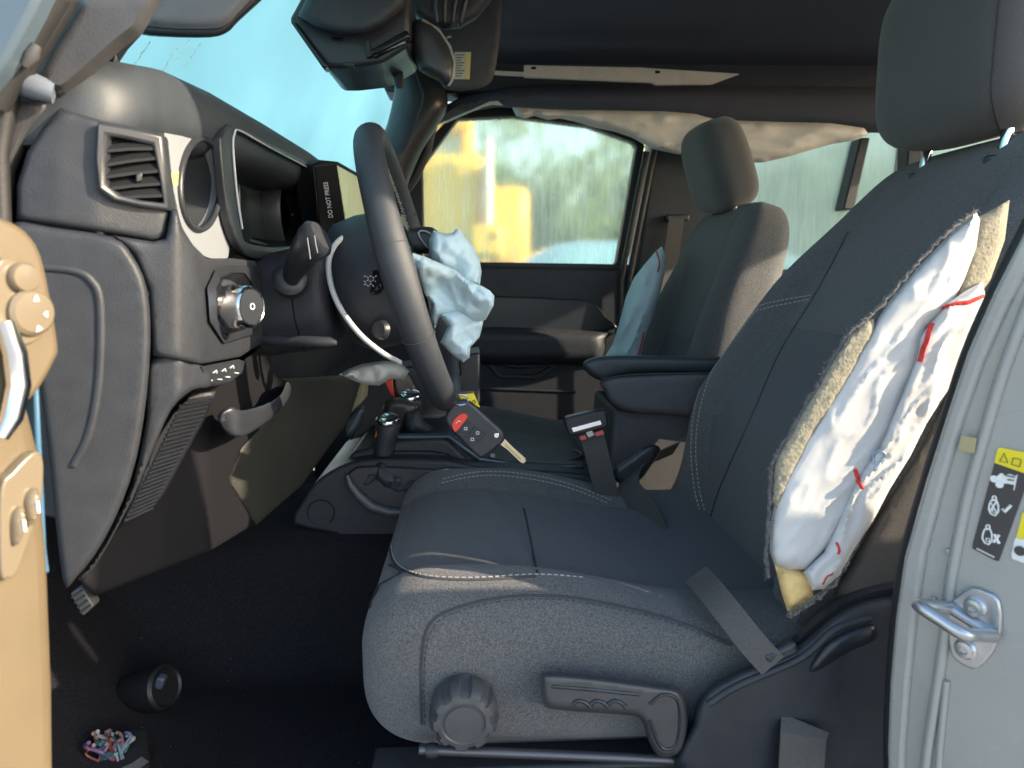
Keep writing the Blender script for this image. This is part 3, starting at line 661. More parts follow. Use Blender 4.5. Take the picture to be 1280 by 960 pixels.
# lower dash
YB = [(120, .580), (190, .598), (222, .604), (245, .622), (262, .66), (290, .74), (330, .86)]
esheet('side_body', [(140, 294), (192, 302), (207, 298), (214, 262), (221, 262), (228, 285), (241, 306), (258, 323), (290, 323), (318, 326), (327, 340), (328, 428), (300, 446), (252, 455), (191, 445), (190, 420), (186, 362), (168, 318)], YB, .05, plastic, da, .006, 7)
YC = [(10, .566), (190, .592)]
kp = esheet('kick_panel', sm([(21, 277), (60, 282), (140, 296), (166, 320), (184, 362), (188, 430), (180, 520), (163, 600), (130, 675), (95, 722), (78, 722), (60, 560), (40, 420), (15, 300)], 3), YC, .04, plastic, da, .008, 9)
t_ = bvh(kp)
tube('panel_ridge', on_surface(t_, [(48, 334), (90, 338), (113, 350), (125, 380), (124, 470), (112, 540), (92, 582)], -.001), .0035, plastic, kp)
YL = [(90, .60), (190, .606), (225, .612), (270, .66)]
esheet('lower_strip', sm([(191, 447), (252, 457), (264, 482), (240, 488), (214, 512), (190, 565), (165, 625), (120, 706), (97, 724), (132, 678), (166, 602), (183, 522)], 3), YL, .05, plastic, da, .006, 6)
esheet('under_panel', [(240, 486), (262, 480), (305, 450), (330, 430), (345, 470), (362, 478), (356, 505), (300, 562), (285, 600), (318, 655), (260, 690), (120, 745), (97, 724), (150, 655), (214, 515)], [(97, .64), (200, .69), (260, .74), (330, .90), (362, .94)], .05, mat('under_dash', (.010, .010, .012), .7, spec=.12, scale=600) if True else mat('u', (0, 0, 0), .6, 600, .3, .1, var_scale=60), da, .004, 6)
YS = [(250, .628), (306, .765)]
sw = esheet('switch_row', [(252, 458), (298, 449), (306, 452), (303, 466), (288, 477), (264, 484), (255, 474)], YS, .03, plastic2, da, .003, 4, 5)
t_ = bvh(sw)
for k, (u, v) in enumerate(((262, 474), (268, 465), (274, 473), (279, 463), (284, 470), (289, 459), (295, 465))):
    a = hit(t_, u - 2, v + 1, .0005); b = hit(t_, u + 2, v - 2, .0005); c = hit(t_, u + 2.6, v + 1.4, .0005)
    if a and b and c: tube('switch_icon', [a, b, c] if k % 2 else [a, c], .0006, icon_m, sw, 5)
gr = esheet('grille_panel', [(216, 517), (240, 492), (270, 489), (258, 520), (206, 618), (186, 640), (152, 655), (172, 610), (195, 550)], [(150, .64), (270, .70)], .02, rubber, da, .002, 4)
t_ = bvh(gr); vs = []; fs = []
for k in range(26):
    t = k / 25; a = Vector((228, 502, 0)).lerp(Vector((156, 650, 0)), t); b = Vector((266, 496, 0)).lerp(Vector((190, 634, 0)), t)
    pts = [hit(t_, *(a.lerp(b, q / 6)).xy, .001) for q in range(7)]; pts = [p for p in pts if p]
    if len(pts) > 2:
        me = tube_me(pts, .0016, 6); n0 = len(vs); vs += [v.co.copy() for v in me.vertices]; fs += [[n0 + i for i in p.vertices] for p in me.polygons]
o = link('louvre', mesh(vs, fs), plastic, gr, 50); o['kind'] = 'stuff'
esheet('pocket', sm([(272, 520), (288, 508), (302, 513), (330, 506), (350, 494), (358, 478), (364, 484), (358, 503), (335, 526), (302, 546), (282, 540)], 3), [(270, .70), (300, .72), (365, .90)], .03, plastic2, da, .006, 5, 5)
esheet('knee_panel', [(330, 474), (444, 468), (452, 474), (436, 525), (376, 608), (320, 657), (284, 600), (300, 562), (350, 492)], [(284, .90), (330, .96), (450, 1.16)], .05, mat('knee_plastic', (.032, .032, .025), .55, 500, .8, .25, var_scale=400), da, .005, 6)
# headlamp switch
hs = thing('headlamp_switch', 'eight-sided headlamp switch module with chrome rotary knob on dash', 'switch', Q(290, 430, .72))
XH = -.247
oc_ = lambda x0, y0, x1, y1, k, s: [(x0 + k, y0), (x1 - k, y0 + s), (x1, y0 + k + s), (x1, y1 - k + s), (x1 - k, y1), (x0 + k, y1), (x0, y1 - k * 1.5), (x0, y0 + k * 1.6)]
o8 = [(269, 337), (284, 331), (312, 334), (323, 350), (322, 400), (314, 420), (280, 430), (262, 402), (260, 372), (259, 360)]
i8 = [(275, 346), (288, 341), (306, 342), (316, 356), (315, 396), (307, 411), (282, 421), (269, 398), (268, 374), (267, 362)]
fh = lambda off: (lambda u, v: Q(u, v, interp(YB, u) - off))
ring_plate('bezel', o8, i8, fh(.016), (-.004, .02, 0), plastic2, hs, .003)
link('face', prism_me([fh(.011)(*p) for p in i8], [fh(-.006)(*p) for p in i8]), gloss, hs, 35, .001)
kc = Q(284, 383, .70); ka = Vector((.93, -.36, .0))
lathe('knob', kc, ka, [(.021, -.004), (.0215, .004), (.0205, .026), (.0185, .029), (.0175, .0285), (.0172, .027), (.001, .027)], chrome, hs, 36)
lathe('knob_cap', kc, ka, [(.0165, .024), (.0165, .0285), (.001, .0288)], plastic2, hs, 30)
lathe('knob_skirt', kc, ka, [(.026, -.006), (.026, .0), (.023, .002), (.001, .002)], plastic2, hs, 36)
r3 = Vector((ka.y, -ka.x, 0)) * -1
place_text('mark', 'O', .009, kc + ka * .0293, -Vector((ka.y, -ka.x, 0)), (0, 0, 1), icon_m, hs)
for k, (u, v, tx) in enumerate(((285, 355, 'D'), (289, 356.5, 'O'), (293.5, 360, 'A'))): place_text('mark', tx, .0065, fh(.0125)(u, v), (.35, .93, 0), (0, 0, 1), icon_m, hs)
lathe('thumb_wheel', Q(309, 383, .775), (0.2, .97, 0), [(.001, -.004), (.017, -.004), (.0175, -.003), (.0175, .003), (.017, .004), (.001, .004)], silver, hs, 40, fn=lambda a, r, h: 1 + .03 * sin(a * 20) * (r > .015))

# ================================================================== STEERING
sc = thing('steering_column', 'black steering column shroud with indicator stalk and tilt lever', 'column', V(-.25, .945, -.1))
def col_sec(s, a):
    x = -.335 + .155 * s; k = 1 - .10 * (1 - s) - .10 * max(0, (s - .9) * 10) ** 2
    y = sgp(cos(a), .75) * .078 * k; z = sgp(sin(a), .75); z = z * (.050 if z > 0 else .090) * k
    return V(x, .945 + y, -.036 + .03 * s + z)
cl = loft('shroud', col_sec, 16, 40, plastic, sc)
tube('shroud_seam', on_surface(bvh(cl), [(364, 362), (368, 395), (376, 425), (384, 450)], .0002), .0009, gloss, cl, 6)
bs_ = Q(363, 350, .85)
lathe('stalk_boot', bs_, (.12, -.9, .3), [(.020, -.01), (.020, .006), (.016, .009), (.011, .010)], plastic2, sc)
stk = [Q(362, 352, .85), Q(366, 340, .835), Q(376, 322, .81), Q(386, 308, .79), Q(392, 301, .785)]
tube('stalk', stk, [.011, .013, .0165, .0195, .0185], plastic2, sc, 18, flat=.75, up=(1, 0, .6))
tube('stalk_tip', [Q(388, 305, .789), Q(397, 298, .783), Q(402, 294, .781)], [.0205, .0215, .017], plastic, sc, 18, flat=.72, up=(1, 0, .6))
for du in (0, 9): tube('stalk_line', [Q(384 + du, 297 - du * .3, .763), Q(386 + du, 310 - du * .3, .763), Q(388 + du, 324 - du * .9, .765)], .0006, silver, sc, 5)
tube('tilt_lever', [Q(326, 424, .865), Q(350, 426, .858), Q(385, 427, .852), Q(412, 428, .85), Q(421, 429, .85)], [.006, .0065, .0075, .007, .003], plastic, sc, 12, flat=.9)

sw_ = thing('steering_wheel', 'black leather steering wheel with torn open hub seen from the side', 'steering wheel', V(-.1, .945, 0))
CW = V(-.083, .945, .002); E1 = Vector((0, 1, 0)); E2 = Vector((-.262, 0, .965)); AX = Vector((.965, 0, .262))
RW = .175
def wp(a, r, h=0): return CW + E1 * cos(a) * r + E2 * sin(a) * r + AX * h
vs = []; fs = []; n = 120; m = 20
for i in range(n):
    a = 2 * pi * i / n; thick = .0168 + .0018 * math.exp(-(sin(a) / .3) ** 2)
    for k in range(m):
        b = 2 * pi * k / m; vs.append(wp(a, RW + cos(b) * thick * .9, sin(b) * thick * 1.05))
for i in range(n):
    for k in range(m): fs.append([i * m + k, i * m + (k + 1) % m, ((i + 1) % n) * m + (k + 1) % m, ((i + 1) % n) * m + k])
rm = link('rim', mesh(vs, fs), leather, sw_, 60)
for a0, a1 in ((radians(-5), radians(75)),):
    dashes('stitching', [wp(a0 + (a1 - a0) * k / 80, RW - .0170 * .9 - .0004, -.002 + .005 * (k % 2)) for k in range(81)], .0006, thread, rm, .0035, .0012)
for ang in (171, 205, 30):
    a = radians(ang); tube('leather_seam', [wp(a, RW + cos(b) * .0176 * .92, sin(b) * .0176 * 1.07) for b in [2 * pi * k / 30 for k in range(30)]], .0006, thread_dk, rm, 6, True)
# hub
lathe('hub_back', CW - AX * .100, AX, [(.045, 0), (.072, .004), (.084, .020), (.088, .050), (.086, .075), (.070, .088), (.02, .092)], plastic, sw_, 40)
lathe('hub_ring', CW - AX * .02, AX, [(.06, 0), (.080, .002), (.082, .018), (.074, .028), (.060, .026), (.055, .010), (.02, .008)], plastic2, sw_, 40)
for nm, ang, w in (('spoke', 4, .032), ('spoke', 176, .034), ('spoke', 270, .026)):
    a = radians(ang); tube(nm, [wp(a, .055, -.008), wp(a, .09, -.008), wp(a, .13, -.004), wp(a, .172, 0)], [w, w * .92, w * .8, w * .72], plastic2, sw_, 16, flat=.42, up=AX)
for ang in (12, 172):
    a = radians(ang)
    c = wp(a, .112, .012)
    tube('switch_ring', [c + E1 * cos(b) * .028 + E2 * sin(b) * .020 for b in [2 * pi * k / 30 for k in range(30)]], .0016, silver, sw_, 8, True)
    lathe('switch_pad', c - AX * .008, AX, [(.026, 0), (.026, .007), (.022, .010), (.001, .010)], gloss, sw_, 24)
    for dy, dz in ((-.010, 0), (.010, 0), (0, .009), (0, -.009)): tube('switch_icon', [c + E1 * (dy - .002) + E2 * dz + AX * .0025, c + E1 * (dy + .002) + E2 * dz + AX * .0025], .0007, icon_m, sw_, 5)
spc = [(494, 290), (518, 285), (540, 284), (554, 297), (566, 314), (562, 325), (544, 318), (520, 316), (500, 306)]
sheet('spoke_cover', sm(spc, 3), lambda u, v, d: Q(u, v, 1.02 - .02 * (1 - (1 - min(1, d / 7)) ** 2) ** .5), lambda u, v, d: Q(u, v, 1.05), 5, plastic2, sw_, px=7)
tube('spoke_trim', [Q(p.x, p.y, .995) for p in catmull([(523, 291, 0), (532, 289, 0), (546, 300, 0), (558, 315, 0), (554, 319, 0), (540, 313, 0), (529, 303, 0)], 5, True)], .0014, silver, sw_, 8, True)
# icons on back of near spoke
bk_ = lathe('back_switch', Q(462, 352, .862), (-.5, -.85, .1), [(.001, .002), (.014, .002), (.017, -.001), (.018, -.006)], gloss, sw_, 24)
lathe('back_switch', Q(474, 412, .862), (-.5, -.85, .1), [(.001, .002), (.010, .002), (.012, -.001), (.013, -.005)], plastic2, sw_, 24)
for k in range(14):
    u, v = 455 + (k % 5) * 3.4, 346 + (k // 5) * 5; tube('switch_icon', [Q(u, v, .855), Q(u + 2.4, v + (2 if k % 2 else -1.5), .855)], .0006, icon_m, sw_, 5)
tube('white_cord', [Q(*p[:2], p[2]) for p in [(q.x, q.y, q.z) for q in catmull([(470, 284, 1.0), (452, 288, .95), (434, 294, .90), (419, 306, .87), (411, 325, .855), (412, 348, .85), (419, 372, .848), (433, 397, .85), (453, 421, .855), (478, 441, .87), (500, 453, .90)], 5)]], .0034, mat('white_cord', (.46, .47, .48), .5), sw_, 10)

# deployed bag
ab = thing('steering_airbag', 'crumpled pale blue airbag cloth hanging out of steering wheel hub', 'airbag', Q(565, 450, .95))
oa = [(512, 315), (535, 322), (540, 300), (541, 289), (556, 292), (566, 291), (572, 285), (580, 296), (591, 309), (598, 322), (601, 338), (600, 354), (610, 362), (618, 369), (617, 382), (607, 400), (599, 422), (588, 434), (587, 447), (579, 453), (566, 444), (550, 428), (560, 408), (549, 397), (544, 411), (538, 397), (540, 381), (530, 366), (519, 337)]
ab_tilt = lambda u, v: .02 * sin((u - 520) / 25) + .0006 * (v - 370)
def facets(p, s, seed):
    # crumpled cloth: flat facets meeting in sharp creases
    q = Vector((p[0] * s + seed, p[1] * s, p[2] * s - seed)); d, pts = noise.voronoi(q)
    return (d[1] - d[0])
def crumple(name, uv, Y, infl, m, parent, amp, s, step, seed, px=14, tilt=None, depth=.03):
    def fr(u, v, d):
        y = Y + (tilt(u, v) if tilt else 0); p = Q(u, v, y); k = (1 - (1 - min(1, d / px)) ** 2) ** .5
        f = facets(p, s, seed) * .6 + fold(p, s * .8, seed) * .6 + .25 * facets(p, s * 2.3, seed + 4)
        return Q(u, v, y - infl * k - amp * (f - .35) * min(1, d / 4 + .1))
    def bk(u, v, d):
        y = Y + (tilt(u, v) if tilt else 0); k = (1 - (1 - min(1, d / px)) ** 2) ** .5
        return Q(u, v, y + .003 + depth * k)
    return sheet(name, uv, fr, bk, step, m, parent, smooth=50, jitter=.3)
crumple('cloth_back', [(536, 300), (542, 288), (556, 292), (566, 291), (572, 284), (582, 296), (592, 309), (599, 322), (602, 340), (600, 356), (580, 358), (552, 345), (536, 322)], .985, .012, airbag, ab, .026, 20, 2.4, 3)
crumple('cloth_front', [(512, 315), (530, 320), (548, 328), (568, 336), (584, 350), (602, 357), (612, 363), (618, 370), (617, 382), (607, 400), (590, 402), (570, 392), (552, 395), (549, 397), (544, 411), (538, 397), (540, 381), (530, 366), (519, 337)], .925, .012, airbag, ab, .026, 19, 2.4, 5, tilt=ab_tilt)
crumple('cloth_tail', [(548, 392), (575, 384), (606, 394), (602, 412), (599, 422), (588, 434), (587, 447), (579, 453), (566, 444), (550, 428), (560, 408)], .955, .012, airbag, ab, .026, 20, 2.4, 8)
crumple('cloth_below', [(424, 468), (436, 461), (452, 455), (478, 451), (500, 452), (512, 464), (506, 474), (488, 474), (474, 482), (456, 481), (442, 476)], 1.00, .02, mat('airbag_shade', (.55, .54, .50), .8), ab, .03, 22, 3.5, 12)

# ================================================================== key
ky = thing('car_key', 'black flip key fob with red button and open brass blade hanging at wheel', 'key', Q(590, 570, .90))
YK = .885
bd = plate('fob_body', sm([(556, 524), (561, 512), (568, 503), (580, 500), (592, 506), (612, 524), (629, 540), (631, 550), (624, 558), (613, 567), (603, 573), (596, 571), (578, 553), (562, 536)], 3), YK, .014, plastic2, ky, .004, seg=3)
plate('panic_button', sm([(565, 530), (570, 522), (578, 517), (584, 519), (583, 524), (571, 539), (567, 538)], 3), YK - .0015, .004, red, ky, .0006)
def kb(name, pts): return plate(name, pts, YK - .0012, .004, plastic, ky, .0005)
kb('button', [(584, 525), (592, 532.5), (584, 544), (572, 540.5)]); kb('button', [(593, 533), (608, 543), (599, 553), (586, 543)]); kb('button', [(585, 545), (598, 554), (590, 557), (576, 546)])
for (u, v) in ((582, 536), (597, 541.5), (590.5, 549.5)):
    tube('icon', [Q(u - 1.8, v + 1.2, YK - .002), Q(u - 1.6, v - 1.8, YK - .002), Q(u + 1.6, v - 1.8, YK - .002), Q(u + 1.8, v + 1.2, YK - .002)], .0006, white, ky, 5, True)
tube('icon', [Q(570, 529, YK - .002), Q(573, 526, YK - .002), Q(576, 527, YK - .002)], .0005, white, ky, 5)
lathe('pivot', Q(620.5, 544, YK), (0, -1, 0), [(.0036, -.002), (.0036, .0015), (.003, .002), (.0002, .0022)], chrome, ky, 18)
bl = plate('blade', [(628, 547), (632, 550), (636, 554), (641, 559), (657, 573), (657.5, 577), (654, 579.5), (650, 577.5), (634, 562), (631, 560), (623, 554)], YK + .005, .003, brass, ky, .0005)
plate('blade_groove', [(632, 555), (652, 574), (650.5, 575), (631, 557)], YK + .0046, .001, mat('brass_shade', (.40, .33, .20), .4, metal=.8), bl, 0)
rr = Q(576, 503, YK + .004)
tube('key_ring', [rr + Vector((cos(b) * .0095, sin(b) * .004, .003 + sin(b) * .006)) for b in [2 * pi * k / 28 for k in range(28)]], .0010, chrome, ky, 6, True)
tube('key_wire', [rr + Vector((-.005, 0, .006)), Q(566, 492, .90), Q(558, 482, .93), Q(552, 474, .95)], .0015, silver, ky, 6)
tg = plate('yellow_tag', [(563, 491), (591, 489), (600, 509), (588, 507), (580, 501), (566, 500)], YK + .02, .0012, yellow, ky, 0)
plate('tag_edge', [(563, 491), (591, 489), (591.4, 491.5), (564, 494)], YK + .0192, .001, dark_lbl, tg, 0)
tube('tag_mark', [Q(590, 502, YK + .0192), Q(593, 500, YK + .0192), Q(595, 503, YK + .0192), Q(592, 505, YK + .0192)], .0006, dark_lbl, tg, 5, True)

# ================================================================== CENTRE CONSOLE
co = thing('centre_console', 'black centre console between the seats with trays and lever boots', 'console', V(0, 1.3, -.55))
plate('side_panel', sm([(366, 656), (376, 630), (392, 606), (412, 590), (440, 578), (480, 574), (560, 576), (600, 584), (700, 590), (742, 596), (752, 610), (752, 672), (480, 690), (420, 668)], 2), 1.165, .30, plastic, co, .006, seg=3)
cg = [(434, 592), (446, 584), (470, 583), (520, 586), (552, 588), (552, 628), (500, 640), (464, 632), (448, 616), (438, 604)]
plate('boot_well', cg, 1.158, .03, plastic2, co, .003)
tube('well_rim', [Q(u, v, 1.154) for u, v in ((434, 594), (438, 606), (449, 620), (464, 633), (486, 640), (520, 640))], [.004, .006, .008, .0085, .008, .007], mat('grey_trim', (.08, .082, .09), .4), co, 12)
tube('side_cap', [Q(401 + cos(a) * 17, 641 + sin(a) * 16, 1.163) for a in [2 * pi * k / 30 for k in range(30)]], .0008, gloss, co, 6, True)
plate('tier', [(420, 596), (440, 566), (490, 552), (548, 549), (560, 551), (584, 574), (610, 583), (736, 590), (736, 606), (430, 606)], 1.20, .24, plastic, co, .006, seg=3)
tube('tier_line', [Q(490, 564, 1.198), Q(540, 564, 1.198), Q(560, 568, 1.198), Q(576, 582, 1.198), Q(600, 587, 1.198), Q(730, 594, 1.198)], .0012, gloss, co, 6)
tube('tray_edge', [Q(498, 546, 1.215), Q(546, 546, 1.215), Q(562, 545, 1.215), Q(580, 560, 1.21), Q(600, 574, 1.21), Q(640, 580, 1.21), Q(700, 583, 1.21), Q(728, 582, 1.21)], .006, mat('blue_black_trim', (.03, .05, .065), .25), co, 10)
tube('cup_holder', [Q(693 + cos(a) * 34, 570 + sin(a) * 8, 1.30 - .05 * sin(a)) for a in [2 * pi * k / 36 for k in range(36)]], .005, plastic2, co, 10, True)
plate('tray_button', [(613, 568), (619, 568), (619, 572), (613, 572)], 1.20, .01, silver, co, .001)
tube('bright_pin', [Q(553, 590, 1.15), Q(561, 589, 1.15)], .005, mat('cyan_chrome', (.45, .62, .68), .2, metal=.6), co, 10)
def lever(lab, top, base, boot, Y, accent, cap):
    t = thing('gear_lever', lab, 'gear lever', Q(*base, Y))
    tube('grip', [Q(base[0], base[1], Y), Q((top[0] + base[0] * 2) / 3, (top[1] + base[1] * 2) / 3, Y), Q((top[0] * 2 + base[0]) / 3, (top[1] * 2 + base[1]) / 3, Y), Q(top[0], top[1] + 5, Y), Q(top[0], top[1], Y)], [.015, .0165, .019, .021, .017], leather, t, 20)
    c = Q(top[0], top[1], Y)
    lathe('cap', c, (.05, -.3, .95), [(.018, -.002), (.0205, .002), (.0205, .005), (.018, .009), (.012, .010), (.0005, .0105)], chrome, t, 26)
    tube('cap_ring', [c + Vector((cos(a) * .014, sin(a) * .013 - .003, .0105)) for a in [2 * pi * k / 24 for k in range(24)]], .0012, plastic2, t, 6, True)
    place_text('cap_mark', '4x4' if accent[0] < 480 else 'R', .009, c + Vector((0, -.004, .0112)), (1, 0, 0), (0, 1, .3), dark_lbl, t)
    plate('accent', [(accent[0] - 6, accent[1] + 14), (accent[0] - 3, accent[1] + 2), (accent[0] + 5, accent[1] - 4), (accent[0] + 5, accent[1] + 5)], Y - .012, .012, orange, t, .002)
    if boot:
        crumple('boot', boot, Y - .01, .03, leather, t, .035, 22, 4, 3, 20)
    return t
lever('short near lever with silver cap and crumpled leather boot in console', (485, 527), (477, 588), [(470, 575), (492, 572), (500, 586), (520, 594), (545, 600), (546, 616), (500, 622), (460, 618), (442, 610), (452, 592)], 1.20, (474, 534), None)
t2 = lever('gear selector with bulky black head and silver cap above the console', (513, 497), (520, 545), None, 1.32, (0, 0), None)
slab('head', sm([(478, 512), (484, 500), (500, 497), (522, 504), (524, 516), (514, 530), (498, 540), (482, 534)], 3), 1.305, .03, mat('head_plastic', (.045, .045, .043), .3), t2, 9, .022, 5)
crumple('skirt', [(504, 512), (522, 512), (530, 525), (548, 540), (552, 546), (530, 548), (508, 546), (502, 530)], 1.29, .02, leather, t2, .02, 26, 4, 6)
for o in list(t2.children):
    if o.name.startswith('accent'): bpy.data.objects.remove(o)
tube('selector_frame', [Q(494, 545, 1.24), Q(520, 549, 1.235), Q(556, 549, 1.235), Q(564, 544, 1.25), Q(550, 538, 1.36)], .004, mat('cyan_chrome', (.45, .62, .68), .2, metal=.6), t2, 8)
# centre stack behind the wheel
ck = thing('centre_stack', 'dark lower centre stack with metallic edge behind the levers', 'console', V(-.22, 1.3, -.3))
plate('stack', [(445, 470), (600, 440), (600, 560), (560, 548), (470, 560), (420, 600), (440, 540)], 1.42, .12, plastic2, ck, .006)
plate('stack_edge', [(428, 478), (446, 470), (456, 472), (455, 500), (440, 515), (428, 520)], 1.19, .05, mat('olive_edge', (.30, .29, .18), .35), ck, .003)
lathe('socket', Q(442, 488, 1.19), (.7, -.7, 0), [(.012, 0), (.012, .004), (.008, .005), (.007, -.001), (.001, -.001)], chrome, ck, 20)
slab('pocket', sm([(430, 528), (444, 512), (455, 508), (452, 530), (434, 548)], 3), 1.20, .04, mat('blue_black_trim', (.03, .05, .065), .25), ck, 5, .01, 5)
plate('red_lever', [(481, 478), (490, 474), (493, 498), (489, 494)], 1.36, .01, red, ck, .001)
plate('grey_panel', [(493, 474), (510, 470), (522, 492), (496, 494)], 1.38, .02, mat('warm_grey', (.16, .14, .12), .5), ck, .003)
plate('bright_bezel', [(556, 476), (562, 470), (580, 494), (574, 496)], 1.36, .01, silver, ck, .001)
plate('dark_pane', [(560, 436), (574, 440), (577, 470), (562, 468)], 1.37, .02, gloss, ck, .003)
# armrest
ar = co
slab('armrest_lid', sm([(728, 456), (738, 448), (770, 444), (880, 446), (960, 448), (960, 470), (875, 466), (800, 466), (766, 472), (752, 476), (736, 468)], 3), 1.24, .30, mat('armrest_vinyl', (.035, .045, .052), .45, 1200, .3, .1, var_scale=50), ar, 8, .018, 7)
slab('armrest_box', sm([(752, 475), (800, 468), (960, 468), (960, 530), (850, 520), (790, 516), (765, 506), (756, 490)], 3), 1.235, .27, mat('armrest_side', (.085, .083, .088), .6, 900, .4, .1, var_scale=80), ar, 8, .015, 7)
plate('pedestal', [(768, 512), (960, 518), (960, 680), (755, 680)], 1.25, .22, mat('pedestal_plastic', (.075, .073, .075), .6, 900, .4, .1, var_scale=60), ar, .008)
tube('lid_seam', [Q(752, 474, 1.226), Q(780, 469, 1.222), Q(830, 467, 1.222), Q(900, 467, 1.222)], .0016, thread_dk, ar, 6)

# ================================================================== SEATS
YC0 = .945
dsn = thing('driver_seat', 'dark cloth driver seat with torn open side bolster and adjuster knob', 'car seat', V(.15, YC0, -.62))
X0, X1 = -.128, .40
def top_z(x, y):
    z = -.350 - .030 * sstep(.02, .30, x)
    b = sstep(.135, .215, abs(y)); z += b * (.034 - .022 * sstep(.05, .32, x))
    z -= .004 * math.exp(-((abs(y) - .150) / .008) ** 2)
    z -= .005 * math.exp(-((x - .045 + .03 * (y / .15)) / .006) ** 2) * (1 - sstep(.12, .15, abs(y)))
    z += .010 * math.exp(-((x + .02) / .09) ** 2) * (1 - b)
    return z
def cush(s, a):
    t = s ** 1.5; x = X0 + (X1 - X0) * t; k = min(1, (x - X0) / .085); sh = (1 - (1 - k) ** 2.3) ** (1 / 2.3)
    w = .262 * (.80 + .20 * sh); y = sgp(cos(a), .42) * w; zz = sgp(sin(a), .5); mid = -.410
    tz = mid + (top_z(x, y) - mid) * (.10 + .90 * sh); bz = -.530
    z = mid + (tz - mid) * zz if zz > 0 else mid + (mid - bz) * sgp(zz, .7) * (.45 + .55 * sh)
    return V(x, YC0 + y, z)
cu = loft('cushion', cush, 64, 120, fabric, dsn)
cu.data.materials.append(fabric_in)
for p in cu.data.polygons:
    c = p.center
    if p.normal.z > .45 and abs(c.y - YC0) < .150 and c.x > X0 + .022: p.material_index = 1
# seat back
BD = Vector((.36, 0, .54)).normalized(); BN = Vector((-BD.z, 0, BD.x)); BO = V(.300, YC0, -.445); BL = .735
def back_pt(h, y, n): return BO + BD * h + Vector((0, y, 0)) + BN * n
def bk_sec(s, a):
    h = BL * s; k = min(1, (BL - h) / .12); sh = (1 - (1 - k) ** 2.4) ** (1 / 2.4); k0 = min(1, h / .04)
    w = (.245 + .022 * sstep(.1, .3, h) - .045 * sstep(.38, .70, h)) * (.62 + .38 * sh) * (.9 + .1 * k0)
    y = sgp(cos(a), .45) * w; nn = sgp(sin(a), .55)
    b = sstep(.12, .20, abs(y)); f = .052 + .034 * b * (1 - sstep(.45, .68, h)) + .012 * math.exp(-((h - .2) / .12) ** 2) * (1 - b)
    f -= .10 * (1 - sstep(.02, .27, h)); f -= .004 * math.exp(-((abs(y) - .135) / .007) ** 2); f -= .004 * math.exp(-((h - .40) / .006) ** 2) * (1 - b)
    n = f * nn * sh if nn > 0 or f < 0 and False else .080 * nn * (.35 + .65 * sh)
    return back_pt(h, y, n)
sb_ = loft('backrest', bk_sec, 80, 120, fabric, dsn)
sb_.data.materials.append(fabric_in)
for p in sb_.data.polygons:
    c = p.center
    if p.normal.dot(BN) > .3 and abs(c.y - YC0) < .135 and (c - BO).dot(BD) < .40: p.material_index = 1
def head_sec(s, a, c=None):
    t = -1 + 2 * s; k = (1 - abs(t) ** 4.2) ** (1 / 3.0) if abs(t) < 1 else 0
    k = max(k, .02); lean = -.006 * t
    return V(.638, YC0, .288) + Vector((lean + sgp(sin(a), .65) * .060 * k * (1 - .05 * t), sgp(cos(a), .5) * .138 * k * (1 - .03 * t), .120 * t))
hr = loft('headrest', head_sec, 36, 60, fabric_head, dsn)
tube('headrest_seam', on_surface(bvh(hr), [(1250, -5), (1244, 60), (1240, 120), (1252, 168)], .0006), .0012, thread_dk, hr, 6)
for dy in (-.078, .078): tube('headrest_post', [V(.640, YC0 + dy, .05), V(.645, YC0 + dy, .12), V(.655, YC0 + dy, .19)], .0065, chrome, dsn, 14)
for dy in (-.078, .078): lathe('post_collar', V(.638, YC0 + dy, .132), (.1, 0, 1), [(.012, -.02), (.012, .008), (.009, .010), (.007, .010)], plastic2, dsn, 18)
tc_ = bvh(cu); tb_ = bvh(sb_)
def pt_at(p): return p
# seams and top stitching traced on the surface
for nm, uv, th in (('stitching', [(506, 610), (493, 645), (489, 680), (495, 702), (512, 714), (545, 721), (600, 722), (670, 718), (730, 722)], thread),
                   ('stitching', [(554, 599), (590, 591), (630, 590), (680, 597), (720, 608), (765, 626)], thread), ('stitching', [(552, 604), (590, 596), (630, 595), (680, 602), (720, 613), (762, 630)], thread)):
    pts = on_surface(tc_, uv, .0006); dashes(nm, pts, .0007, th, cu)
for uv in ([(527, 905), (526, 850), (530, 800), (541, 776), (565, 762), (610, 750), (660, 745), (720, 748), (800, 764), (860, 782), (915, 806)], [(487, 706), (500, 716), (470, 735), (463, 760)], [(506, 606), (491, 645), (487, 680), (493, 704), (512, 716), (545, 723.5), (600, 725), (670, 721)], [(655, 636), (662, 668), (672, 718)]):
    pts = on_surface(tc_, uv, .0002)
    if len(pts) > 3: tube('seam', pts, .0016, thread_dk, cu, 6)
dashes('stitching', on_surface(tc_, [(531, 905), (530, 852), (534, 804), (545, 780), (568, 766), (612, 754), (660, 749), (720, 752), (800, 768), (860, 786), (912, 808)], .0004), .0007, thread_dk, cu)
for uv in ([(880, 655), (868, 610), (864, 560), (868, 515), (880, 470), (897, 430), (915, 398), (950, 382), (985, 374), (1015, 369)], [(886, 655), (874, 610), (870, 560), (874, 517), (886, 474), (902, 435), (918, 403), (952, 387), (987, 379), (1014, 374)]):
    pts = on_surface(tb_, uv, .0006)
    if len(pts) > 3: dashes('stitching', pts, .0008, thread, sb_)
for uv in ([(1060, 290), (1040, 330), (1015, 375), (975, 440), (940, 520), (900, 610), (885, 660)],):
    pts = on_surface(tb_, uv, .0001)
    if len(pts) > 3: tube('seam', pts, .0016, thread_dk, sb_, 6)
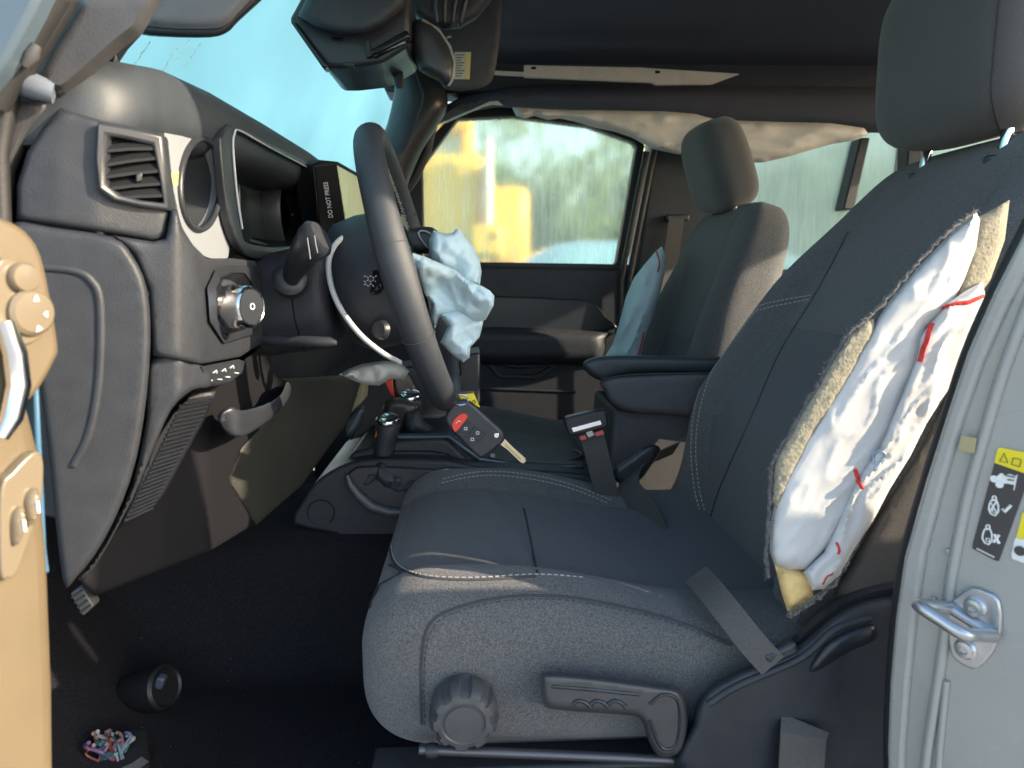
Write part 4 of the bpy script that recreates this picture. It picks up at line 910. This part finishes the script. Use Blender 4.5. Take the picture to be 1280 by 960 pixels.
# plastic skirt parts
lathe('adjuster_knob', Q(580, 884, .672), (0, -1, 0), [(.030, -.01), (.0345, -.004), (.036, .010), (.0345, .022), (.030, .027), (.0225, .028), (.021, .0265), (.0195, .0265), (.0185, .0285), (.001, .029)], mat('knob_plastic', (.060, .062, .068), .38, 900, .2, .1, var_scale=50), dsn, 96,
      fn=lambda a, r, h: 1 - .11 * (abs(((a / (2 * pi) * 9) % 1) - .5) < .24) * (r > .0285) * (h > .004))
lp = mat('lever_plastic', (.055, .056, .060), .4, 900, .2, .1, var_scale=50)
lv = sheet('recline_lever', sm([(676, 846), (684, 841), (740, 845), (820, 856), (845, 860), (856, 872), (860, 905), (855, 935), (842, 946), (822, 944), (810, 925), (800, 898), (770, 893), (700, 888), (680, 880)], 3),
      lambda u, v, d: Q(u, v, .668 - .022 * (1 - (1 - min(1, d / 7)) ** 2) ** .5), lambda u, v, d: Q(u, v, .70), 5, lp, dsn, px=7)
t_ = bvh(lv)
tube('lever_groove', on_surface(t_, [(690, 858), (740, 862), (800, 868)], -.0005), .0022, plastic2, lv, 8)
for k in range(3): tube('grip_rib', on_surface(t_, [(716 + k * 22, 881), (722 + k * 22, 876), (732 + k * 22, 878), (738 + k * 22, 884)], .0002), .0022, plastic2, lv, 8)
tube('lever_edge', on_surface(t_, [(812, 880), (828, 868), (846, 874), (850, 900), (846, 928), (836, 936), (824, 930), (812, 900)], .0), .0018, plastic2, lv, 8)
rc = sheet('recliner_cover', sm([(862, 975), (866, 905), (876, 872), (900, 850), (960, 822), (1000, 805), (1040, 770), (1075, 752), (1112, 745), (1150, 745), (1150, 975)], 3),
      lambda u, v, d: Q(u, v, .662 - .018 * (1 - (1 - min(1, d / 14)) ** 2) ** .5), lambda u, v, d: Q(u, v, .74), 8, plastic, dsn, px=14)
t_ = bvh(rc)
tube('cover_ridge', on_surface(t_, [(886, 880), (920, 858), (990, 828), (1015, 812), (1045, 786), (1088, 772)], .0), .004, plastic, rc, 10)
sheet('cover_bulge', sm([(1010, 838), (1030, 806), (1060, 788), (1094, 780), (1094, 800), (1060, 816), (1024, 838)], 3), lambda u, v, d: Q(u, v, .645 - .008 * min(1, d / 9) ** .6), lambda u, v, d: Q(u, v, .66), 5, plastic2, rc, px=7)
sheet('recliner_top_trim', sm([(990, 798), (1035, 757), (1080, 735), (1130, 728), (1136, 760), (1050, 790), (1000, 812)], 3), lambda u, v, d: Q(u, v, .672 - .008 * min(1, d / 8)), lambda u, v, d: Q(u, v, .72), 7, plastic2, rc, px=8)  # smooth black plastic strip along the upper edge of the cover
# rail
box('seat_rail', V(.11, .725, -.556), (.46, .045, .030), plastic, dsn, .004)
tube('rail_rod', [Q(524, 937, .665), Q(700, 944, .665), Q(880, 952, .665)], .005, mat('dark_steel', (.10, .10, .11), .35, metal=.6), dsn, 12)
lathe('rod_collar', Q(540, 938, .665), (1, 0, .01), [(.007, -.006), (.008, 0), (.007, .006)], plastic2, dsn, 18)
box('seat_base', V(.13, YC0, -.585), (.40, .40, .10), plastic, dsn, .01)
# torn seam: foam edge, yellow foam, frayed cloth edge
SY = .672
def side_y(u, v):
    h = hit(tb_, u, v, 0); return h
fe = [(964, 625), (969, 574), (1000, 520), (1030, 468), (1059, 420), (1078, 404), (1092, 398), (1094, 420), (1070, 462), (1040, 512), (1010, 560), (988, 610), (974, 640)]
sheet('foam_edge', fe, lambda u, v, d: Q(u, v, SY - .016 - .006 * min(1, d / 6) + .0015 * noise.noise(Vector((u * .2, v * .2, 0)))), lambda u, v, d: Q(u, v, SY + .03), 5, foam, dsn)
sheet('yellow_foam', [(968, 705), (1000, 712), (1020, 718), (1016, 745), (986, 768), (978, 745)], lambda u, v, d: Q(u, v, SY - .004 - .010 * min(1, d / 8)), lambda u, v, d: Q(u, v, SY + .03), 6, foam_y, dsn)
sheet('exposed_foam', [(1205, 330), (1222, 272), (1262, 250), (1256, 300), (1238, 350), (1222, 372), (1188, 384)], lambda u, v, d: Q(u, v, SY + .0 - .008 * min(1, d / 8)), lambda u, v, d: Q(u, v, SY + .03), 6, foam, dsn)
rnd = random.Random(2)
edge = catmull([(960, 720, 0), (958, 690, 0), (961, 645, 0), (963, 605, 0), (969, 574, 0), (1000, 520, 0), (1030, 468, 0), (1059, 420, 0), (1078, 403, 0), (1110, 372, 0), (1150, 325, 0), (1190, 285, 0), (1222, 262, 0)], 14)
tube('torn_edge', [Q(p.x + rnd.uniform(-2, 1), p.y + rnd.uniform(-1.5, 1.5), SY - .017) for p in edge], [.0014 + rnd.random() * .0012 for _ in edge], fabric, dsn, 7)
edge2 = catmull([(985, 770, 0), (1010, 755, 0), (1040, 730, 0), (1058, 700, 0), (1085, 650, 0), (1110, 605, 0), (1140, 555, 0), (1160, 515, 0), (1185, 480, 0), (1206, 440, 0)], 12)
tube('torn_edge', [Q(p.x + rnd.uniform(-2, 2), p.y + rnd.uniform(-1.5, 1.5), SY - .015) for p in edge2], [.002 + rnd.random() * .002 for _ in edge2], mat('frayed_backing', (.16, .15, .13), .95, 600, .8, .3, var_scale=300), dsn, 7)
vs = []; fs = []
for p in edge + edge2:
    for _ in range(2):
        a = Q(p.x, p.y, SY - .018); b = a + Vector((rnd.gauss(0, .0028), -abs(rnd.gauss(0, .001)), rnd.gauss(0, .0028))); me = tube_me([a, b], .0003, 4); n0 = len(vs)
        vs += [v.co.copy() for v in me.vertices]; fs += [[n0 + i for i in q.vertices] for q in me.polygons]
o = link('loose_threads', mesh(vs, fs), strapm, dsn, 0); o['kind'] = 'stuff'
sheet('back_shell', sm([(1045, 748), (1068, 700), (1110, 622), (1150, 550), (1178, 498), (1205, 462), (1225, 470), (1212, 520), (1170, 640), (1140, 730), (1100, 752)], 2), lambda u, v, d: Q(u, v, SY + .012 - .012 * min(1, d / 12) ** .6), lambda u, v, d: Q(u, v, SY + .07), 8, mat('shell_cloth', (.075, .068, .062), .9, 900, .6, .2, var_scale=500), dsn)

# side airbag of the driver seat
sa = thing('side_airbag', 'white side airbag cloth with red stitching bursting out of driver seat bolster', 'airbag', Q(1010, 740, .68))
def bagfront(Y, infl, amp, fs_, seed, px):
    def fr(u, v, d):
        p = Q(u, v, Y); k = (1 - (1 - min(1, d / px)) ** 2) ** .5
        c = u * .86 + v * .52; l = u * .52 - v * .86
        w = 2.5 * noise.noise(Vector((c * .02, l * .015, seed)))
        n1 = 1 - 2 * abs(noise.noise(Vector((c * .045 + w * .3, l * .011, seed * 1.7)))); n2 = 1 - 2 * abs(noise.noise(Vector((c * .11, l * .03 + w, seed * 2.3)))); n3 = facets(p, fs_ * 1.6, seed)
        return Q(u, v, Y - infl * k - amp * (n1 * abs(n1) * .9 + n2 * .12 - .35) * min(1, d / 7 + .12))
    return fr
m_ = sheet('main_cloth', [(962, 690), (963, 655), (970, 620), (1002, 552), (1030, 510), (1060, 460), (1085, 418), (1112, 376), (1150, 332), (1190, 290), (1220, 264), (1225, 275), (1220, 310), (1205, 350), (1190, 380), (1180, 395), (1160, 410), (1152, 450), (1130, 500), (1110, 550), (1085, 600), (1065, 640), (1040, 680), (1010, 712), (985, 712), (968, 706)],
      bagfront(SY - .008, .016, .0026, 20, 3, 22), lambda u, v, d: Q(u, v, SY + .012), 4, airbag_w, sa)
m2_ = sheet('fold_cloth', [(1150, 420), (1170, 395), (1185, 378), (1210, 362), (1228, 352), (1232, 372), (1224, 400), (1212, 430), (1204, 460), (1180, 495), (1158, 530), (1138, 570), (1112, 612), (1092, 650), (1066, 690), (1050, 720), (1030, 736), (1015, 738), (1004, 715), (1030, 690), (1052, 640), (1068, 600), (1098, 560), (1128, 490), (1144, 450)],
      bagfront(SY - .016, .014, .0048, 24, 7, 12), lambda u, v, d: Q(u, v, SY + .002), 3.6, airbag_w, sa)
t_ = bvh(m_, m2_)
def redline(uv, w=.0022, par=m2_):
    pts = on_surface(t_, uv, .0008, 6)
    if len(pts) > 2:
        tube('red_stitch', pts, w, redthread, par, 6, flat=.5)
redline([(1166, 405), (1158, 425), (1150, 452)], .0026); redline([(1180, 386), (1195, 380), (1212, 377), (1228, 370)], .0022); redline([(1068, 586), (1072, 598), (1077, 610)], .0025)
redline([(1046, 678), (1049, 688), (1047, 692)], .0014); redline([(1028, 730), (1033, 722), (1041, 716)], .0016)
bd_ = on_surface(t_, [(1092, 580), (1094, 568), (1102, 564), (1106, 570), (1100, 580), (1092, 588)], .001, 5); tube('printed_mark', bd_, .0012, mat('mark_blue', (.35, .42, .52), .8), m2_, 5)

# ------------------------------------------------------------------ belts and buckle
blt = thing('lap_belt', 'grey seat belt webbing lying across rear of driver cushion', 'seat belt', Q(965, 830, .66))
strap('webbing', [Q(p.x, p.y, p.z) for p in catmull([(870, 718, .735), (888, 738, .700), (910, 765, .672), (940, 803, .650), (966, 832, .640)], 5)], .029, .0022, (.8, -.1, .55), strapm, blt)
box('anchor', Q(975, 815, .646), (.035, .012, .014), plastic2, blt, .004, (0, -25, 0))
bl2 = thing('lower_belt', 'grey webbing strap dropping in front of black recliner cover', 'seat belt', Q(1000, 950, .63))
strap('webbing', [Q(1006, 904, .640), Q(1004, 920, .630), Q(1002, 950, .628), Q(1000, 1000, .628)], .047, .0022, (1, 0, 0), strapm, bl2)
bu = thing('belt_buckle', 'belt buckle with bright metal bar and red release tabs beside armrest', 'buckle', Q(745, 600, 1.12))
YU = 1.10
strap('webbing', [Q(p.x, p.y, p.z) for p in catmull([(738, 540, YU + .005), (744, 560, YU + .004), (752, 592, YU + .01), (764, 640, YU + .03)], 4)], .038, .004, (1, 0, .2), strapm, bu)
plate('housing', sm([(706, 526), (714, 521), (752, 513), (758, 516), (760, 530), (754, 536), (716, 545), (710, 541)], 2), YU - .012, .022, plastic2, bu, .003)
plate('metal_bar', [(714, 535), (751, 525), (753, 531), (716, 541)], YU - .015, .006, chrome, bu, .001)
plate('release_tab', [(724, 546), (732, 544), (734, 549), (726, 551)], YU - .012, .01, mat('pink_red', (.62, .12, .12), .4), bu, .001)
plate('release_tab', [(743, 541), (754, 538), (756, 543), (745, 546)], YU - .012, .01, mat('pink_red', (.62, .12, .12), .4), bu, .001)
plate('latch', [(732, 541), (740, 538), (744, 544), (735, 548)], YU - .012, .01, steel, bu, .001)
for u, v in ((719, 528), (741, 521)): lathe('screw', Q(u, v, YU - .012), (0, -1, 0), [(.0012, 0), (.0012, .001), (.0001, .001)], gloss, bu, 10)
blr = thing('belt_strap', 'loose brown grey webbing folded between driver seat and armrest', 'seat belt', Q(800, 650, 1.0))
strap('webbing', [Q(p.x, p.y, p.z) for p in catmull([(845, 560, 1.20), (812, 575, 1.18), (790, 592, 1.15), (786, 612, 1.12), (800, 630, 1.08), (812, 650, 1.04), (820, 670, 1.0)], 5)], .045, .0025, (.6, -.3, .6), strapm, blr)
slab('belt_guide', sm([(765, 590), (790, 570), (812, 556), (826, 562), (812, 585), (800, 600), (780, 608)], 3), 1.16, .02, plastic2, blr, 6, .012, 5)

# ------------------------------------------------------------------ passenger seat: a copy of the driver seat shell
psn = thing('passenger_seat', 'dark cloth passenger seat with intact backrest beside far door', 'car seat', V(.15, YC0, -.62))
DP = Vector((-.048, .760, -.035))
HP = V(.655, YC0, .26); PIV = V(.62, YC0, .10); UPR = Matrix.Translation(PIV) @ Matrix.Rotation(radians(-19), 4, 'Y') @ Matrix.Translation(-PIV)
for ch_ in list(dsn.children):
    nm = ch_.name.split('.')[0]
    if nm in ('cushion', 'backrest', 'headrest', 'headrest_post', 'post_collar', 'seat_rail', 'seat_base'):
        c = ch_.copy(); COL.objects.link(c); c.parent = psn; c.matrix_parent_inverse = ch_.matrix_parent_inverse.copy()
        if nm in ('backrest', 'headrest_post', 'post_collar'): c.matrix_basis = Matrix.Translation((.02 if nm != 'backrest' else 0, 0, 0)) @ UPR
        if nm == 'headrest': c.matrix_basis = Matrix.Translation((.045, 0, 0)) @ UPR @ Matrix.Translation(HP) @ Matrix.Rotation(radians(3), 4, 'Y') @ Matrix.Scale(.90, 4) @ Matrix.Translation(-HP)
        for g in ch_.children:
            if g.name.split('.')[0] == 'seam' and nm == 'cushion':
                d = g.copy(); COL.objects.link(d); d.parent = c; d.matrix_parent_inverse = g.matrix_parent_inverse.copy()
psn.location = V(.15, YC0, -.62) + DP
sp = thing('far_side_airbag', 'pale blue side airbag strip with red seam on passenger seat edge', 'airbag', Q(790, 445, 1.97))
m_ = sheet('cloth', [(752, 452), (766, 430), (774, 404), (782, 372), (792, 348), (806, 330), (820, 314), (827, 308), (832, 318), (831, 340), (824, 372), (815, 400), (806, 424), (800, 452)], bagfront(1.80, .03, .018, 13, 5, 14), lambda u, v, d: Q(u, v, 1.86), 4, airbag, sp)
t_ = bvh(m_)
for uv in ([(821, 314), (824, 328), (822, 340)], [(804, 415), (801, 430), (797, 445)]):
    pts = on_surface(t_, uv, .001)
    if len(pts) > 2: tube('red_stitch', pts, .003, redthread, m_, 6, flat=.5)

# ================================================================== near B pillar
pb = thing('near_b_pillar', 'grey painted door jamb with steel striker and warning label', 'pillar', QX(1120, 960, .37))
NBP = Vector((-.84, -.54, 0)).normalized(); PB = QX(1115, 860, .372)
jam = [(1113, 1000), (1112, 930), (1115, 850), (1122, 770), (1133, 695), (1160, 600), (1187, 515), (1212, 440), (1245, 365), (1290, 275), (1340, 170), (1400, 40), (1440, -60), (1620, -60), (1620, 1000)]
plateP('jamb', jam, PB, NBP, .05, bodyp, pb, .006, seg=3)
fl = [(1113, 1000), (1112, 930), (1115, 850), (1122, 770), (1133, 695), (1160, 600), (1187, 515), (1212, 440), (1245, 365), (1290, 275), (1310, 290), (1262, 385), (1232, 452), (1208, 520), (1184, 600), (1160, 690), (1148, 770), (1140, 850), (1134, 930), (1132, 1000)]
plateP('flange', fl, PB, NBP, .01, bodyp, pb, .004, off=.006, seg=3)
for line, r in (([(1156, 985), (1160, 940), (1172, 860), (1182, 790), (1190, 720), (1210, 620), (1232, 540), (1256, 460), (1290, 370)], .0045), ([(1172, 985), (1176, 930), (1184, 850)], .003)):
    tube('rib', [QP(p.x, p.y, PB, NBP) + NBP * .001 for p in catmull([(a, b, 0) for a, b in line], 5)], r, bodyp, pb, 10)
tube('door_seal', [QP(p.x, p.y, PB, NBP) - NBP * .012 for p in catmull([(1109, 990, 0), (1108, 930, 0), (1111, 850, 0), (1118, 770, 0), (1129, 695, 0), (1156, 600, 0), (1183, 515, 0), (1208, 440, 0), (1241, 365, 0), (1286, 275, 0)], 5)], .008, rubber, pb, 10)
for u, v in ((1219, 575), (1204, 626), (1186, 690), (1240, 500), (1168, 750)):
    lathe('stud', QP(u, v, PB, NBP) + NBP * .0005, NBP, [(.0032, 0), (.003, .0014), (.001, .002), (.0001, .002)], bodyp, pb, 14)
def pl(name, uv, off, m, parent=pb, dep=.0006, bev=0): return plateP(name, uv, PB, NBP, dep, m, parent, bev, off=off)
pl('tan_sticker', [(1207, 543), (1226, 546), (1223, 565), (1203, 561)], .0076, mat('tan_paper', (.40, .34, .18), .6))
lb = pl('warning_label', [(1244, 578), (1287, 593), (1282, 610), (1249, 701), (1244, 700), (1216, 685), (1217, 678)], .0012, dark_lbl)
pl('yellow_header', [(1248, 561), (1251, 559), (1292, 567), (1287, 593), (1244, 578)], .0016, yellow, lb)
def ln(pts, r=.0005, m=white, closed=False, off=.0018): return tube('pictogram', [QP(u, v, PB, NBP) + NBP * off for u, v in pts], r, m, lb, 5, closed)
ln([(1251, 576), (1257, 566), (1261, 578)], .0004, dark_lbl, True, .0024); ln([(1268, 572), (1278, 574), (1276, 583), (1266, 580)], .0004, dark_lbl, True, .0024)
pl('pictogram', [(1247, 595), (1252, 591), (1258, 593), (1263, 592), (1271, 595), (1270, 606), (1261, 604), (1252, 604), (1246, 603)], .0018, white, lb)
ln([(1257, 593), (1270, 596)], .0005, dark_lbl, off=.0026); ln([(1261, 599), (1269, 600)], .0005, dark_lbl, off=.0026); ln([(1272.5, 593), (1268.5, 612)], .0004)
for u, v in ((1244, 598), (1251, 605)): lathe('pictogram', QP(u, v, PB, NBP) + NBP * .002, NBP, [(.0028, 0), (.0028, .0006), (.0012, .0007), (.0001, .0004)], white, lb, 14)
def doll(u, v): 
    ln([(u - 6, v - 3), (u - 4, v - 8), (u + 3, v - 8), (u + 5, v - 2), (u + 5, v + 6), (u + 1, v + 11), (u - 4, v + 9), (u - 7, v + 3)], .0007, white, True)
    ln([(u + cos(a) * 2.4, v - 11 + sin(a) * 2.6) for a in [2 * pi * k / 10 for k in range(10)]], .0006, white, True); ln([(u - 2, v + 7), (u - 2, v + 3), (u + 2, v + 4), (u + 2, v + 8)], .0005, white, True)
doll(1244, 633); doll(1236, 669); ln([(1240, 628), (1247, 640)]); ln([(1247, 626), (1239, 638)], .0007)
ln([(1254, 635), (1257, 639), (1265, 631)], .0012); ln([(1244, 667), (1250, 679)], .0011); ln([(1250, 668), (1243, 677)], .0011)
ln([(1222, 685), (1244, 696)], .0007, icon_m)
l2 = pl('tyre_label', [(1269, 674), (1272, 671), (1300, 678), (1300, 706), (1282, 704), (1266, 698), (1265, 692)], .0012, white)
pl('tyre_yellow', [(1279, 640), (1300, 642), (1300, 678), (1271, 672)], .0012, yellow, l2); lathe('pictogram', QP(1276, 688, PB, NBP) + NBP * .0016, NBP, [(.0038, 0), (.0038, .0006), (.0001, .0007)], dark_lbl, l2, 18)
# striker
sk = thing('door_striker', 'zinc steel door striker bolted to the grey jamb', 'striker', QP(1215, 835, PB, NBP))
plateP('base_plate', sm([(1216, 733), (1237, 739), (1251, 750), (1254, 784), (1243, 814), (1224, 834), (1211, 832), (1194, 821), (1188, 802), (1187, 757), (1197, 745)], 2), PB, NBP, .004, steel, sk, .0015, off=.004)
so = lambda u, v, o: QP(u, v, PB, NBP) + NBP * o
c1 = so(1190, 757, .006); c2 = so(1246, 792, .006); ov = Vector((-.030, -.006, .006))
tube('loop', [p for p in catmull([c1, c1 + ov * .55, c1 + ov, (c1 + c2) / 2 + ov * 1.05, c2 + ov, c2 + ov * .55, c2], 5)], .0055, steel, sk, 12)
tube('loop_foot', [c1, c2], .0045, steel, sk, 12)
for u, v in ((1222, 757), (1210, 809)):
    lathe('bolt', so(u, v, .004), NBP, [(.0085, 0), (.0085, .0015), (.0066, .003), (.0066, .005), (.0035, .0055), (.003, .003), (.0001, .003)], steel, sk, 24)
# rest of near body side behind the jamb: rear door with its glass
rn = thing('near_rear_door', 'closed grey rear door on the driver side behind the jamb', 'car door', V(1.1, .45, -.7))
poly3('panel', [V(.55, .44, -.72), V(1.9, .44, -.72), V(1.9, .44, .0), V(.55, .44, .0)], (0, .06, 0), bodyp, rn, .01)
poly3('shade_post', [V(1.22, .44, .0), V(1.36, .44, .0), V(1.40, .49, .60), V(1.26, .49, .60)], (0, .06, 0), plastic, rn, .008)  # unseen post, placed to shape the band of sunlight on the side airbag
poly3('roof_side', [V(-.3, .47, .54), V(1.9, .47, .54), V(1.9, .47, .66), V(-.3, .47, .66)], (0, .05, 0), bodyp, rn, .01)

# ================================================================== open driver door
dd = thing('driver_door', 'open driver door inner panel in warm sunlight with mirror and lock switches', 'car door', V(-.4, .2, -.6))
P0 = V(-.272, .458, 0); ND = Vector((.92, -.39, 0)).normalized()
D0 = P0
plateP('lower_panel', [(40, 470), (62, 560), (74, 700), (80, 860), (82, 990), (-260, 990), (-260, 430)], D0, ND, .05, tan, dd, .012, off=-.004, seg=4)
plateP('upper_pod', sm([(-200, 270), (-40, 268), (0, 274), (28, 290), (46, 318), (58, 370), (68, 432), (64, 450), (44, 486), (20, 512), (-10, 540), (-200, 560)], 3), D0, ND, .05, tan, dd, .010, off=.006, seg=4)
plateP('blue_shell', [(60, 480), (66, 470), (76, 690), (80, 720), (70, 720)], D0, ND, .03, blue_p, dd, .002, off=-.012)
tl = mat('switch_tan', (.145, .118, .082), .25)
sp_ = plateP('mirror_switch', sm([(-20, 330), (14, 328), (26, 336), (32, 352), (30, 362), (38, 372), (44, 395), (40, 418), (28, 428), (8, 432), (-20, 432)], 3), D0, ND, .01, tl, dd, .003, off=.010, seg=3)
for u, v, r in ((22, 390, .014), (12, 347, .009)):
    lathe('dial', so(0, 0, 0) * 0 + QP(u, v, D0, ND) + ND * .010, ND, [(r, 0), (r, .003), (r * .85, .005), (r * .3, .0055), (.0001, .0055)], tl, sp_, 26)
for t3 in ([(22, 368), (26, 376), (18, 376)], [(30, 410), (22, 414), (24, 406)], [(36, 388), (36, 396), (31, 392)]):
    plateP('arrow_mark', t3, D0, ND, .0006, white, sp_, 0, off=.0162)
tube('inner_handle', [QP(u, v, D0, ND) + ND * .014 for u, v in ((-16, 400), (-2, 440), (3, 480), (-6, 520), (-20, 545))], [.005, .0065, .0065, .006, .004], chrome, dd, 14)
pk = plateP('lock_switch', sm([(-4, 612), (10, 590), (34, 566), (46, 566), (50, 586), (46, 630), (30, 680), (16, 716), (4, 722), (-4, 712)], 3), D0, ND, .008, tl, dd, .004, off=.004, seg=3)
for u, v in ((31, 632), (14, 655)):
    sheet('lock_key', sm([(u - 6, v + 22), (u - 7, v - 8), (u, v - 22), (u + 7, v - 20), (u + 6, v + 6), (u, v + 22)], 3), lambda a, b, d: QP(a, b, D0, ND) + ND * (.007 + .004 * min(1, d / 5)), lambda a, b, d: QP(a, b, D0, ND) + ND * .002, 4, tl, pk)
    tube('lock_mark', [QP(u - 1, v - 8, D0, ND) + ND * .0115, QP(u + 1, v + 6, D0, ND) + ND * .0115], .0010, white, pk, 6)
# ================================================================== floor things
CH_ = hit(fl_tree, 192, 885, 0)
cp_ = thing('plastic_cap', 'black plastic cap lying on the dark carpet', 'cap', CH_)
lathe('cap_body', CH_ + Vector((0, 0, .030)), (.75, -.25, .25), [(.028, -.035), (.031, -.014), (.032, .014), (.031, .024), (.027, .028), (.024, .025), (.001, .024)], mat('cap_black', (.012, .012, .013), .45), cp_, 30)
box('tab', CH_ + Vector((.020, -.014, .050)), (.012, .014, .018), mat('tab_plastic', (.07, .08, .11), .3), cp_, .003, (0, 20, 0))
WH = hit(fl_tree, 142, 950, 0); YW = WH.y
wb = thing('cut_wires', 'bundle of cut coloured wires poking from a hole in the carpet', 'wires', WH)
wc = [(.45, .12, .10), (.55, .35, .33), (.10, .42, .36), (.30, .30, .60), (.60, .28, .42), (.16, .45, .50), (.55, .30, .15), (.62, .60, .62), (.38, .20, .45), (.70, .42, .40)]
rnd = random.Random(4)
lathe('sleeve', WH + Vector((0, 0, -.005)), (.02, -.2, .95), [(.040, -.02), (.044, .010), (.036, .018), (.001, .012)], rubber, wb, 20, fn=lambda a, r, h: 1 + .12 * sin(a * 5))
for k in range(24):
    b = WH + Vector((rnd.uniform(-.018, .018), rnd.uniform(-.012, .012), .004)); tip = WH + Vector((-.024 + (k % 8) * .0068 + rnd.uniform(-.004, .004), rnd.uniform(-.02, .012), rnd.uniform(.022, .040)))
    mid = (b + tip) / 2 + Vector((rnd.gauss(0, .003), -.003, .004)); q = tip + Vector((rnd.uniform(-.004, .010), -.006, rnd.uniform(.0, .010)))
    tube('wire', catmull([b, mid, tip, q], 4), rnd.choice((.0016, .0020, .0026)), mat('wire_%d' % (k % 10), tuple(c * .38 for c in wc[k % 10]), .4), wb, 8)
cn = thing('connector', 'small ribbed grey connector clipped near bottom of dash side', 'connector', Q(100, 765, .66))
plate('body', [(87, 742), (101, 733), (117, 758), (103, 771)], .655, .014, mat('connector_grey', (.09, .09, .09), .5), cn, .002)
for k in range(4): tube('rib', [Q(90 + k * 3.6, 747 + k * 6.2, .653), Q(102 + k * 3.6, 738 + k * 6.2, .653)], .0012, plastic, cn, 6)
